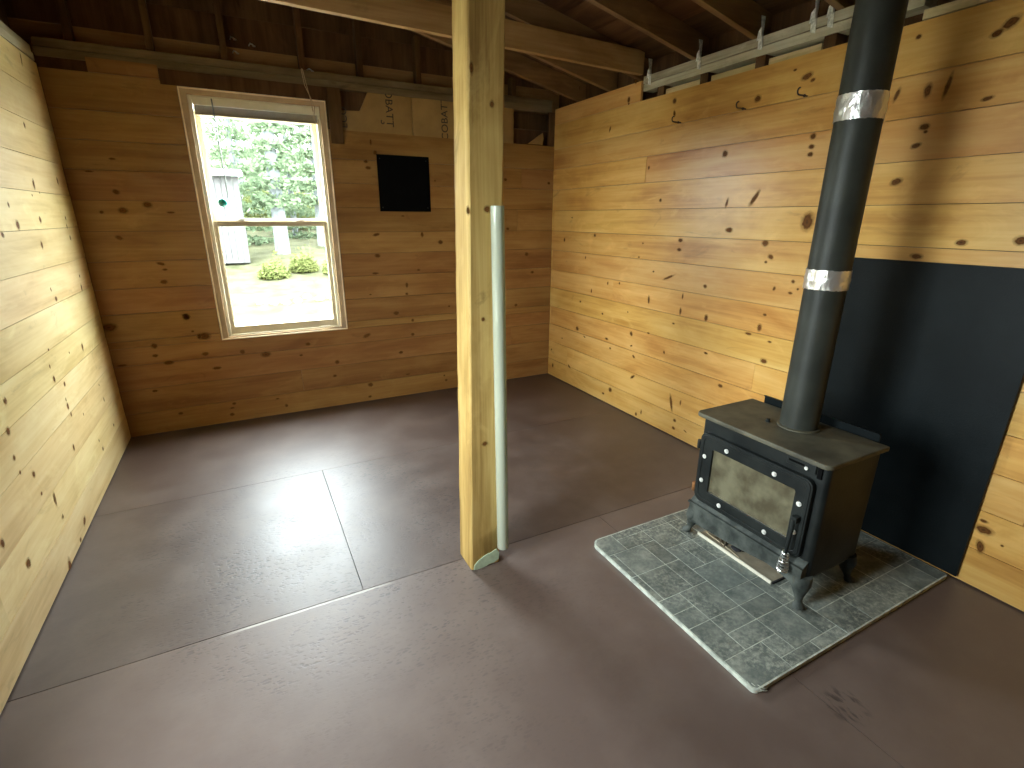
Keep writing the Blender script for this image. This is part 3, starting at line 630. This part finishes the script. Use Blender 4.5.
# --- black square on the back wall
bk = empty('cover_panel', (1.236, YB - 0.008, 1.777), 'black square panel screwed to the back wall between window and post', 'panel')
mb = MB(); mb.prism(rounded(1.0275, 1.4450, 1.570, 1.985, 0.003), XZ, YB - 0.009, YB - 0.0015); at(bk, mb, 'board', M['black_matte'], 0.001)
for sx in (1.05, 1.42):
    for sz in (1.60, 1.955):
        mb = MB(); n = 10; vs = []
        mb.prism([(sx + 0.006 * math.cos(2 * PI * k / n), sz + 0.006 * math.sin(2 * PI * k / n)) for k in range(n)], XZ, YB - 0.011, YB - 0.008)
        at(bk, mb, 'screw', M['iron'])

# --- coat hooks
for y, l in ((2.705, 'dark screw hook on the upper wall seam close to the far corner'), (2.215, 'dark screw hook in the middle of the three on the wall seam'), (1.852, 'dark screw hook on the wall seam beside the stovepipe')):
    mb = MB(); z = 2.112
    pth = [(XR + 0.015, y, z)] + [(XR - 0.045 - 0.004 * k, y + 0.001 * k, z) for k in range(3)]
    pth += [(XR - 0.058 - 0.016 * math.sin(a), y + 0.004, z + 0.016 - 0.016 * math.cos(a)) for a in (0.5, 1.0, 1.6, 2.1, 2.7, 3.2)]
    mb.tube(pth, 0.0036, 8); mb.lathe([(0.007, -0.002), (0.007, 0.002)], 0, 0, 10)
    for j in range(20):
        i = len(mb.v) - 20 + j; vx, vy, vz = mb.v[i]; mb.v[i] = (XR - 0.022 + vz, y + vx, z + vy)
    tag(mb.build('coat_hook', M['hook']), l, 'hook', 'screw hooks along the wall seam')

# ================================================================== post and tube
po = MB(); ch = 0.006
x0, x1, y0, y1 = 0.7265, 0.8665, 1.780, 1.920
out = [(x0 + ch, y0), (x1 - ch, y0), (x1, y0 + ch), (x1, y1 - ch), (x1 - ch, y1), (x0 + ch, y1), (x0, y1 - ch), (x0, y0 + ch)]
nz = 40; vs = []; n = len(out)
rng = random.Random(3)
for j in range(nz + 1):
    z = 0.004 + (2.85 - 0.004) * j / nz
    vs += [(a + rng.uniform(-1, 1) * 0.0011 + 0.0155 * z, b + rng.uniform(-1, 1) * 0.0011, z) for a, b in out]
po.add(vs, [(j * n + k, j * n + (k + 1) % n, (j + 1) * n + (k + 1) % n, (j + 1) * n + k) for j in range(nz) for k in range(n)] + [tuple(range(n))[::-1], tuple(nz * n + k for k in range(n))], 0, 3.0)
knp = [(0.822, 1.555, 0.9, 1.0, 0), (0.747, 1.55, 0.5, 1.2, 0), (0.770, 2.0, .5, 1.6, 0), (0.80, 0.62, .8, .9, 0), (0.845, 1.9, .6, 1.0, 0), (0.80, 1.15, .5, .7, 0)]
knots(po, knp, lambda s, z, d: (s, y0 - 0.0022, z), 1)
post = po.build('support_post', [M['post'], M['knot']], loc=(0.7965, 1.85, 0))
tag(post, 'square rough-sawn wooden post standing in the middle of the brown floor', 'post')
mb = MB()
sm = [(0.737, 0.004), (0.752, 0.001), (0.775, 0.0005), (0.80, 0.004), (0.812, 0.010), (0.84, 0.010), (0.862, 0.022), (0.8655, 0.055), (0.852, 0.078), (0.83, 0.070), (0.805, 0.066), (0.78, 0.055), (0.757, 0.042), (0.742, 0.026)]
mb.prism(sm, XZ, y0 - 0.0035, y0 + 0.002)
mb.v = [(a - 0.7965, b - 1.85, c) for a, b, c in mb.v]
mb.build('paint_smear', M['mint'], post)['label'] = 'mint green paint smear at the foot'
mb = MB(); rt = 0.0260; a = Vector((0.8718, 1.7515, 0.100)); b = Vector((0.8515, 1.7515, 1.567)); n = 24
d = (b - a).normalized(); u_ = d.cross(Vector((0, 1, 0))).normalized(); w_ = d.cross(u_)
vs = [c + rr * (math.cos(2 * PI * k / n) * u_ + math.sin(2 * PI * k / n) * w_) for (c, rr) in ((a, rt), (b, rt), (b, rt - 0.003), (a, rt - 0.003)) for k in range(n)]
mb.add(vs, [(i * n + k, i * n + (k + 1) % n, ((i + 1) % 4) * n + (k + 1) % n, ((i + 1) % 4) * n + k) for i in range(4) for k in range(n)], 0, 0, True)
tag(mb.build('leaning_tube', M['tube'], loc=tuple(a)), 'shiny pale green translucent tube held upright against the wooden post', 'tube')

# ================================================================== hearth, heat shield
HX0, HX1, HY0, HY1, HZ = 1.325, 2.600, 0.762, 1.693, 0.020
hp = MB(); hp.prism(rounded(HX0, HX1, HY0, HY1, 0.045, 6, (0.45, 0.3, 0.3, 1)), XY, 0.001, HZ - 0.0012, 1)
mod = 0.083; ox, oy = 1.36 - mod, 0.812 - mod; nx, ny = 16, 12
grid = {}; rng = random.Random(11)
forced = [(2, 10, 2, 1), (3, 6, 1, 2), (4, 5, 2, 2), (2, 2, 2, 1), (4, 1, 2, 2), (4, 7, 1, 2), (2, 3, 2, 1), (2, 4, 2, 2), (1, 8, 2, 2), (1, 6, 2, 2), (3, 8, 1, 2)]
def place(i, j, w, h):
    cells = [(i + a, j + b) for a in range(w) for b in range(h)]
    if any(c in grid or c[0] >= nx or c[1] >= ny for c in cells): return False
    for c in cells: grid[c] = 1
    a0, a1 = max(ox + i * mod, HX0 + 0.004), min(ox + (i + w) * mod, HX1 - 0.004)
    b0, b1 = max(oy + j * mod, HY0 + 0.004), min(oy + (j + h) * mod, HY1 - 0.004)
    if a1 - a0 > 0.012 and b1 - b0 > 0.012:
        g = 0.0023
        cut = []
        o_ = [(a0 + g, b0 + g), (a1 - g, b0 + g), (a1 - g, b1 - g), (a0 + g, b1 - g)]
        if a0 <= HX0 + 0.005 and b1 >= HY1 - 0.005: o_ = o_[:3] + [(min(a0 + 0.03, a1 - g), b1 - g), (a0 + g, b1 - 0.03)]
        if a0 <= HX0 + 0.005 and b0 <= HY0 + 0.005: o_ = [(a0 + g, b0 + 0.014), (a0 + 0.014, b0 + g)] + o_[1:]
        hp.prism(o_, XY, HZ - 0.0013, HZ + rng.uniform(-0.0002, 0.0004), 0, bid())
    return True
for t in forced: place(*t)
for j in range(ny):
    for i in range(nx):
        if (i, j) in grid: continue
        for (w, h) in rng.sample([(2, 2), (2, 1), (3, 2), (1, 2), (2, 2)], 5) + [(1, 1)]:
            if place(i, j, w, h): break
hearth = hp.build('hearth_pad', [M['slate'], M['grout']])
tag(hearth, 'grey slate-patterned hearth pad with rounded corners lying under the wood stove', 'hearth pad')

mb = MB()
for (p, q, c) in (((1.332, 0.800), (1.352, 0.756), (1.322, 0.766)), ((1.340, 0.790), (1.372, 0.750), (1.338, 0.755)), ((1.352, 0.775), (1.382, 0.757), (1.358, 0.752))):
    pts = [Vector((p[0] * (1 - t) ** 2 + 2 * c[0] * t * (1 - t) + q[0] * t * t, p[1] * (1 - t) ** 2 + 2 * c[1] * t * (1 - t) + q[1] * t * t, HZ + 0.0006 - 0.010 * t)) for t in [k / 7 for k in range(8)]]
    mb.tube(pts, [0.0012, 0.0022, 0.0026, 0.0026, 0.0024, 0.002, 0.0016, 0.0008], 6)
mb.build('chipped_corner', M['grout'], hearth)['label'] = 'chipped and flaking corner'

hs = empty('heat_shield', (XR - 0.012, 1.15, 0.03), 'tall black sheet metal heat shield on the wall behind the stove', 'heat shield')
mb = MB(); mb.prism(rounded(0.738, 1.555, 0.022, 1.352, 0.004), YZ, XR - 0.020, XR - 0.0045); at(hs, mb, 'sheet', M['black_sheet'], 0.0015)

# ================================================================== wood stove
SB = Vector((1.995, 1.245, HZ + 0.0005))
sv = empty('wood_stove', SB, 'black cast iron wood stove with sooty glass door standing on the slate hearth', 'stove')
def sp(mb, name, mat, parent=sv, bevel=0.0, label=None):
    off = SB.copy()
    if parent is not sv: off = SB + parent.location
    mb.v = [(x - SB.x, y - SB.y, z - SB.z) for x, y, z in mb.v]
    o = mb.build(name, mat, parent, bevel=bevel)
    if label: o['label'] = label
    return o
mb = MB(); mb.prism(rounded(1.830, 2.172, 0.942, 1.546, 0.022, 5), XY, 0.150, 0.645); mb.sm = [False] * len(mb.f)
body = sp(mb, 'firebox', M['iron'], bevel=0.003)
mb = MB()                                                            # base skirt with sloping ledge and shallow arch
for k in range(12):
    ya, yb = 0.950 + k * 0.0490, 0.950 + (k + 1) * 0.0490
    zb_ = lambda y: float(np.interp(y, [0.95, 0.99, 1.08, 1.2, 1.36, 1.50, 1.538], [0.088, 0.118, 0.136, 0.120, 0.104, 0.098, 0.088]))
    mb.add([(1.800, ya, zb_(ya)), (1.800, yb, zb_(yb)), (1.800, yb, 0.200), (1.800, ya, 0.200), (1.832, ya, 0.228), (1.832, yb, 0.228), (1.832, ya, zb_(ya)), (1.832, yb, zb_(yb))],
           [(0, 3, 2, 1), (3, 4, 5, 2), (0, 1, 7, 6), (6, 7, 5, 4)])
mb.add([(1.8, .95, zb_(.95)), (1.8, .95, .2), (1.832, .95, .228), (1.832, .95, zb_(.95))], [(0, 1, 2, 3)])
mb.add([(1.8, 1.538, zb_(1.538)), (1.8, 1.538, .2), (1.832, 1.538, .228), (1.832, 1.538, zb_(1.538))], [(3, 2, 1, 0)])
mb.box(1.832, 2.165, 0.950, 1.538, 0.136, 0.152)
mb.box(1.792, 1.803, 0.946, 1.542, 0.195, 0.2045)
sp(mb, 'base_skirt', M['iron_grey'])
mb = MB(); mb.prism(rounded(1.797, 2.190, 0.928, 1.568, 0.030, 6, (1, .25, .25, 1)), XY, 0.6455, 0.6655)
topo = sp(mb, 'top_plate', M['iron_dusty'], bevel=0.004, label='dusty olive-grey top plate')
mb = MB(); mb.lathe([(0.012, 0.665), (0.012, 0.669), (0.008, 0.671), (0.008, 0.679), (0.003, 0.681)], 1.986, 1.327, 14); sp(mb, 'top_bolt', M['iron'], topo)
mb = MB(); mb.lathe([(0.079, 0.6652), (0.084, 0.667), (0.084, 0.672), (0.078, 0.674)], 2.053, 1.229, 40); sp(mb, 'flue_collar', M['iron_dusty'], topo)
# rear shield
mb = MB(); mb.box(2.200, 2.204, 0.977, 1.508, 0.20, 0.697); mb.box(2.192, 2.204, 0.977, 1.508, 0.695, 0.699); mb.box(2.172, 2.200, 1.0, 1.03, 0.45, 0.5); mb.box(2.172, 2.200, 1.45, 1.48, 0.45, 0.5); mb.box(2.172, 2.200, 1.0, 1.03, 0.25, 0.3); mb.box(2.172, 2.200, 1.45, 1.48, 0.25, 0.3)
sp(mb, 'rear_shield', M['black_sheet'])
# door
def ringplate(mb, outer, inner, fn, d0, d1):
    """plate with a hole; outer and inner have the same number of points"""
    n = len(outer); vs = [fn(a, b, d) for d in (d0, d1) for pts in (outer, inner) for a, b in pts]
    q = lambda r, k: r * n + k % n
    fs = []
    for k in range(n):
        fs += [(q(0, k), q(0, k + 1), q(1, k + 1), q(1, k)), (q(2, k), q(3, k), q(3, k + 1), q(2, k + 1)), (q(0, k), q(2, k), q(2, k + 1), q(0, k + 1)), (q(1, k), q(1, k + 1), q(3, k + 1), q(3, k))]
    mb.add(vs, fs)
mb = MB()
ringplate(mb, rounded(0.978, 1.525, 0.226, 0.578, 0.034, 5), rounded(1.043, 1.452, 0.290, 0.512, 0.008, 5), YZ, 1.806, 1.829)
ringplate(mb, rounded(0.985, 1.518, 0.233, 0.571, 0.030, 5), rounded(1.000, 1.503, 0.248, 0.556, 0.026, 5), YZ, 1.803, 1.808)
door = sp(mb, 'stove_door', M['iron'], bevel=0.002)
mb = MB(); mb.box(1.817, 1.822, 1.040, 1.455, 0.287, 0.515); sp(mb, 'door_glass', M['soot_glass'], door, label='sooty tan door glass')
mb = MB(); mb.box(1.812, 1.817, 1.043, 1.452, 0.288, 0.293); sp(mb, 'glass_clip', M['steel'], door)
n = 14
for (y, z) in [(1.491, .461), (1.377, .536), (1.139, .536), (1.018, .463), (1.016, .336), (1.137, .262), (1.375, .259), (1.491, .337)]:
    mb = MB()
    for (r, d0, d1) in ((0.0105, 1.8030, 1.8065), (0.0065, 1.7990, 1.8035), (0.003, 1.7978, 1.7995)):
        mb.prism([(y + r * math.cos(2 * PI * k / n), z + r * math.sin(2 * PI * k / n)) for k in range(n)], YZ, d0, d1)
    sp(mb, 'door_bolt', M['bolt'], door)
for z in (0.505, 0.278):
    mb = MB(); mb.lathe([(0.009, z - 0.022), (0.010, z - 0.02), (0.010, z + 0.02), (0.009, z + 0.022)], 1.815, 1.537, 14); mb.box(1.811, 1.826, 1.515, 1.535, z - 0.014, z + 0.014)
    sp(mb, 'hinge', M['copper'] if z < 0.4 else M['iron'], door)
mb = MB(); mb.box(1.776, 1.806, 0.998, 1.022, 0.392, 0.416); mb.tube([(1.780, 1.012, 0.404), (1.776, 1.008, 0.37), (1.773, 1.012, 0.26), (1.772, 1.012, 0.17)], [0.008, 0.0075, 0.0065, 0.006], 12)
hd = sp(mb, 'door_handle', M['iron'], door, bevel=0.001)
mb = MB(); pts = []; rr = []
for k in range(160):
    t = k / 159; ang = t * 2 * PI * 7.5; rad = 0.0095 + 0.0095 * min(1, t * 1.35) - (0.004 * max(0, t - 0.88) / 0.12)
    pts.append((1.772 + rad * math.cos(ang), 1.012 + rad * math.sin(ang), 0.258 - 0.096 * t))
mb.tube(pts, 0.0042, 8); sp(mb, 'coil_grip', M['steel'], hd, label='silver coiled spring grip')
# air control under the front edge of the top plate
mb = MB(); mb.box(1.821, 1.831, 0.990, 1.110, 0.600, 0.636); ac = sp(mb, 'air_control', M['iron'], bevel=0.002)
mb = MB(); mb.box(1.8195, 1.8215, 1.035, 1.100, 0.615, 0.6235); sp(mb, 'slot', M['black_matte'], ac)
mb = MB(); mb.prism([(1.026 + .007 * math.cos(2 * PI * k / n), 0.612 + .007 * math.sin(2 * PI * k / n)) for k in range(n)], YZ, 1.8165, 1.8215); sp(mb, 'screw', M['bolt'], ac)
mb = MB(); mb.box(1.822, 1.831, 0.966, 0.984, 0.588, 0.638); sp(mb, 'latch_plate', M['black_matte'], bevel=0.002)
for (lx, ly, dx, dy) in ((1.838, 0.968, -1, -1), (1.838, 1.520, -1, 1), (2.138, 0.968, 1, -1), (2.138, 1.520, 1, 1)):
    mb = MB()
    prof = [(0.040, 0.158), (0.041, 0.140), (0.038, 0.118), (0.029, 0.092), (0.019, 0.066), (0.0145, 0.050), (0.017, 0.041), (0.0215, 0.034), (0.023, 0.027), (0.018, 0.0212)]
    offs = [(0, 0), (0.002, 0.002), (0.006, 0.006), (0.007, 0.007), (0.010, 0.010), (0.014, 0.014), (0.018, 0.018), (0.021, 0.021), (0.022, 0.022), (0.021, 0.021)]
    mb.lathe(prof, lx, ly, 16, off=[(a * dx * 1.2, b * dy * 1.2) for a, b in offs]); sp(mb, 'leg', M['iron_grey'] if dx < 0 else M['iron'])

# ================================================================== stovepipe
PX, PY, PR = 2.053, 1.229, 0.0762
spipe = empty('stovepipe', (PX, PY, 0.6745), 'tall black round stovepipe rising from the wood stove, banded with silver tape', 'stovepipe')
def seg(z0, z1, r0, r1, name='pipe_section'):
    mb = MB(); k = 14
    mb.lathe([(r0 + (r1 - r0) * j / k, z0 + (z1 - z0) * j / k) for j in range(k + 1)], PX, PY, 48); return at(spipe, mb, name, M['pipe'])
seg(0.6755, 1.300, PR - 0.001, PR - 0.001); seg(1.3005, 1.900, PR, PR); seg(1.9005, 2.75, PR + 0.001, PR + 0.001)
def band(z0, z1, seed, lift):
    mb = MB(); n = 72; k = 10; rg = random.Random(seed); vs = []
    for j in range(k + 1):
        for i in range(n):
            wob = rg.uniform(-1, 1) * 0.0007 + 0.0009 * math.sin(i * 0.9 + seed) * math.sin(j * 1.3)
            e = (rg.uniform(-1, 1) * 0.0016) if j in (0, k) else 0
            z = z0 + (z1 - z0) * j / k + e + lift * math.cos(2 * PI * i / n + 0.6)
            r = PR + 0.0030 + wob + (0.0012 if k // 2 - 1 <= j <= k // 2 else 0)
            vs.append((PX + r * math.cos(2 * PI * i / n), PY + r * math.sin(2 * PI * i / n), z))
    mb.add(vs, [(j * n + i, j * n + (i + 1) % n, (j + 1) * n + (i + 1) % n, (j + 1) * n + i) for j in range(k) for i in range(n)], 0, 0, True)
    return at(spipe, mb, 'foil_tape', M['foil'])
Z_UP, Z_LO = (1.862, 1.948), (1.262, 1.338)
for zz, s in ((Z_UP, 1), (Z_LO, 5)):
    band(zz[0], zz[1], s, 0.0)['label'] = 'crinkled silver foil tape band'

# ================================================================== tray, kindling
tr = empty('ash_tray', (1.90, 1.30, HZ + 0.001), 'dusty flat tray with pale front edge lying on the hearth under the stove', 'tray')
mb = MB(); mb.hexa([(x, y, z) for z in (HZ + 0.001, HZ + 0.009) for y in (1.085, 1.492) for x in (1.842, 2.06)]); at(tr, mb, 'tray_base', M['dusty_tray'])
mb = MB(); mb.hexa([(x, y, z) for z in (HZ + 0.001, HZ + 0.0165) for y in (1.083, 1.494) for x in (1.833, 1.8415)]); at(tr, mb, 'front_edge', M['tray_edge'], 0.0015)
mb = MB(); mb.box(1.8425, 2.06, 1.078, 1.0845, HZ + 0.001, HZ + 0.0105); at(tr, mb, 'side_edge', M['char'])
tw = [((1.872, 1.468), (1.852, 1.262), 0.0028, 'pale_twig', 'long pale bare twig lying across the dusty tray'), ((1.895, 1.405), (1.868, 1.375), 0.004, 'bark', 'short dark twig on the tray, the one closest to the leg'),
      ((1.902, 1.375), (1.860, 1.352), 0.0045, 'bark', 'short dark twig in the middle of the kindling'), ((1.878, 1.425), (1.855, 1.36), 0.003, 'bark', 'thin dark twig crossing the pale twig')]
for (p, q, r, m, l) in tw:
    mb = MB(); z = HZ + 0.009 + r + 0.0005; mid = ((p[0] + q[0]) / 2 + 0.004, (p[1] + q[1]) / 2, z + 0.001)
    mb.tube([(p[0], p[1], z), mid, (q[0], q[1], z)], [r, r * 0.9, r * 0.7], 8); tag(mb.build('twig', M[m]), l, 'twig', 'kindling on the tray')
bm = bmesh.new(); bmesh.ops.create_icosphere(bm, subdivisions=2, radius=0.02)
rg = random.Random(4)
for v in bm.verts: v.co *= rg.uniform(0.75, 1.15); v.co.z *= 0.5; v.co.y *= 1.4
me = bpy.data.meshes.new('charcoal_lump'); bm.to_mesh(me); bm.free(); me.materials.append(M['char'])
o = bpy.data.objects.new('charcoal_lump', me); COL.objects.link(o); o.location = (1.888, 1.312, HZ + 0.0195)
tag(o, 'black charcoal lump on the tray beside the twigs', 'charcoal')

# ================================================================== outdoors
def gz(x, y):
    t = max(0.0, y - 6.0)
    return -0.45 + 0.085 * t + 0.0012 * t * t + 0.06 * math.sin(0.9 * x + 0.4 * y) * min(1, t / 4)
mb = MB(); xs = np.linspace(-40, 40, 81); ys = np.linspace(-20, 60, 81); vs = [(x, y, gz(x, y)) for y in ys for x in xs]
mb.add(vs, [(j * 81 + i, j * 81 + i + 1, (j + 1) * 81 + i + 1, (j + 1) * 81 + i) for j in range(80) for i in range(80)], 0, 0, True)
mb.build('ground', M['ground'], kind='structure')
mb = MB()                                                            # added unseen pale apron, bounces daylight up into the room
for (x0, x1, y0, y1) in ((-11.0, XL - 0.2, -9.0, 9.6), (XL - 0.2, 9.0, YB + 0.2, 9.6)):
    nx_, ny_ = int((x1 - x0) * 2), int((y1 - y0) * 2)
    vs = [(x0 + (x1 - x0) * i / nx_, y0 + (y1 - y0) * j / ny_, gz(x0 + (x1 - x0) * i / nx_, y0 + (y1 - y0) * j / ny_) + 0.03) for j in range(ny_ + 1) for i in range(nx_ + 1)]
    mb.add(vs, [(j * (nx_ + 1) + i, j * (nx_ + 1) + i + 1, (j + 1) * (nx_ + 1) + i + 1, (j + 1) * (nx_ + 1) + i) for j in range(ny_) for i in range(nx_)], 0, 0, True)
mb.build('path', M['bounce_gravel'], kind='structure')  # unseen bounce surface laid over the grass
def foliage(name, mat, parent, pts, size, rg):
    mb = MB()
    for p in pts:
        d = Vector((rg.gauss(0, 1), rg.gauss(0, 1), rg.gauss(0, 0.6))).normalized(); e = d.cross(Vector((rg.gauss(0, 1), rg.gauss(0, 1), rg.gauss(0, 1)))).normalized()
        s = size * rg.uniform(0.6, 1.4); p = Vector(p)
        mb.add([p - d * s, p + e * s * 0.5, p + d * s, p - e * s * 0.5], [(0, 1, 2, 3)])
    return mb.build(name, mat, parent)
def tree(x, y, h, r, trunk, label, rg, mat='leaf', low=0.15, n=4200):
    z = gz(x, y) - 0.05
    root = empty('conifer_tree', (x, y, z), label, 'tree', 'trees beyond the clearing')
    mb = MB(); mb.tube([(0, 0, 0), (0.03, 0, h * 0.5), (0, 0.02, h)], [trunk, trunk * 0.7, 0.02], 10); mb.build('trunk', M['trunk'], root)
    pts = []
    for k in range(n):
        t = low + (1 - low) * rg.random() ** 1.3; a = rg.uniform(0, 2 * PI); rad = r * (1.02 - t) ** 0.8 * math.sqrt(rg.uniform(0.05, 1))
        layer = math.floor(t * 14) / 14
        pts.append((rad * math.cos(a), rad * math.sin(a), h * (0.6 * t + 0.4 * layer) - 0.18 * rad))
    foliage('foliage', M[mat], root, pts, 0.075, rg)
rg = random.Random(21)
spec = [(-3.2, 16, 'bushy conifer far off beyond the shed, mostly cut off by the window frame'), (-1.75, 19, 'tall conifer rising behind the grey shed'), (0.15, 18.0, 'conifer standing just past the shed wall'), (1.05, 15.9, 'pale-trunked conifer in the middle of the window view'),
        (1.75, 19.4, 'conifer with thin dark trunk past the middle of the window view'), (2.35, 17.2, 'pale-trunked conifer close to the window jamb'), (3.7, 18.6, 'conifer hidden mostly by the window jamb'), (5.3, 17, 'conifer standing outside beyond the post side of the wall'),
        (0.4, 23, 'distant conifer between two nearer trunks'), (2.8, 24, 'distant conifer at the edge of the clearing'), (-2.2, 24, 'distant conifer over the shed roof'),
        (1.4, 27.5, 'farthest conifer, seen through the gap above the bushes'), (-0.9, 28.5, 'far thin conifer showing over the shed wall'), (4.2, 28, 'far conifer lost behind the window jamb')]
for i, (x, y, l) in enumerate(spec):
    tree(x, y, rg.uniform(5.6, 7.2) * (1.35 if y > 22 else 1.0), (0.78 if i == 3 else rg.uniform(0.84, 0.95) if y < 22 else 1.3), 0.20 if i in (3, 5) else 0.10, l, rg, low=0.22 if i in (3, 5) else 0.03)
for (x, y, w, l) in ((0.62, 13.1, 0.62, 'low yellow-green bush at the clearing edge beside the shed'), (1.32, 13.5, 0.62, 'low yellow-green bush under the pale trunk'), (2.02, 13.0, 0.62, 'low yellow-green bush close to the window jamb'), (2.75, 13.5, 0.66, 'low bush mostly hidden by the window jamb')):
    root = empty('bush', (x, y, gz(x, y)), l, 'bush', 'bushes in the clearing')
    pts = [(0.54 * w * math.sqrt(q) * math.cos(a), 0.54 * w * math.sqrt(q) * math.sin(a), abs(rg.gauss(0.12, 0.26)) * w * (1.1 - 0.7 * q)) for q, a in ((rg.random(), rg.uniform(0, 2 * PI)) for _ in range(1500))]
    foliage('foliage', M['leaf_light'], root, pts, 0.045, rg)
for (x, y, w, l) in ((-0.75, 21.3, 1.25, 'tall shrub at the forest edge just behind the shed'), (0.75, 21.0, 1.25, 'tall shrub at the forest edge beside the shed'), (2.15, 21.4, 1.25, 'tall shrub at the forest edge past the pale trunks'), (3.6, 21.2, 1.25, 'tall shrub at the forest edge behind the window jamb')):
    root = empty('shrub', (x, y, gz(x, y)), l, 'shrub', 'shrubs along the forest edge')
    pts = [(0.5 * w * math.sqrt(q) * math.cos(a), 0.5 * w * math.sqrt(q) * math.sin(a), rg.uniform(0, 1.5) * (1.05 - 0.5 * q)) for q, a in ((rg.random(), rg.uniform(0, 2 * PI)) for _ in range(2200))]
    foliage('foliage', M['leaf_light'], root, pts, 0.055, rg)
sx, sy = -0.10, 15.2; sz = gz(sx, sy)
sh = empty('shed', (sx, sy, sz), 'narrow grey board shed with pale roof seen through the window', 'shed')
mb = MB()
for k in range(7):
    a = -0.62 + k * 0.13; mb.box(a + 0.004, a + 0.126, -0.5, 0.5, 0, 2.02 + 0.02 * (k % 2), 0)
mb.build('shed_wall', M['shed_wood'], sh)
mb = MB(); mb.hexa([(x, y, z + dz) for dz in (0, 0.05) for y, z in ((-0.75, 2.02), (0.7, 2.22)) for x in (-0.75, 0.40)]); mb.build('shed_roof', M['shed_roof'], sh)
rg = random.Random(9)
for k in range(7):
    x, y = 0.2 + 0.22 * k + rg.uniform(-.03, .03), 10.9 + rg.uniform(-0.25, 0.25)
    bm = bmesh.new(); bmesh.ops.create_icosphere(bm, subdivisions=2, radius=0.08)
    for v in bm.verts: v.co *= rg.uniform(0.8, 1.15); v.co.z *= 0.7
    me = bpy.data.meshes.new('stone'); bm.to_mesh(me); bm.free(); me.materials.append(M['stone'])
    o = bpy.data.objects.new('stone', me); COL.objects.link(o); o.location = (x, y, gz(x, y) + 0.035)
    tag(o, 'small grey stone in a row on the grass outside the window', 'stone', 'stones in the grass')

# ================================================================== light
w = bpy.data.worlds.new('sky'); C.world = w; w.use_nodes = True; nt = w.node_tree; nt.nodes.clear()
wo = nt.nodes.new('ShaderNodeOutputWorld'); bg = nt.nodes.new('ShaderNodeBackground')
bg.inputs[0].default_value = (0.90, 0.97, 1.0, 1); bg.inputs[1].default_value = SKY = 11.0
L(nt, bg.outputs[0], wo.inputs[0])
def portal(loc, rot, sx, sy):
    d = bpy.data.lights.new('portal', 'AREA'); d.shape = 'RECTANGLE'; d.size = sx; d.size_y = sy; d.cycles.is_portal = True
    o = bpy.data.objects.new('portal', d); COL.objects.link(o); o.location = loc; o.rotation_euler = rot
portal((0.24, YB + 0.13, 1.486), (PI / 2, 0, PI), 0.90, 1.66)      # facing into the room
portal((XL - 0.13, (W2[0] + W2[1]) / 2, (W2[2] + W2[3]) / 2), (PI / 2, 0, -PI / 2), W2[1] - W2[0], W2[3] - W2[2])

C.view_settings.view_transform = 'Standard'; C.view_settings.look = 'None'; C.view_settings.exposure = 2.3; C.view_settings.gamma = 1.0; C.view_settings.use_curve_mapping = False
C.cycles.use_denoising = True
C.cycles.max_bounces = 10; C.cycles.diffuse_bounces = 7; C.cycles.glossy_bounces = 4; C.cycles.transparent_max_bounces = 12
C.cycles.caustics_reflective = False; C.cycles.caustics_refractive = False; C.cycles.sample_clamp_indirect = 8.0
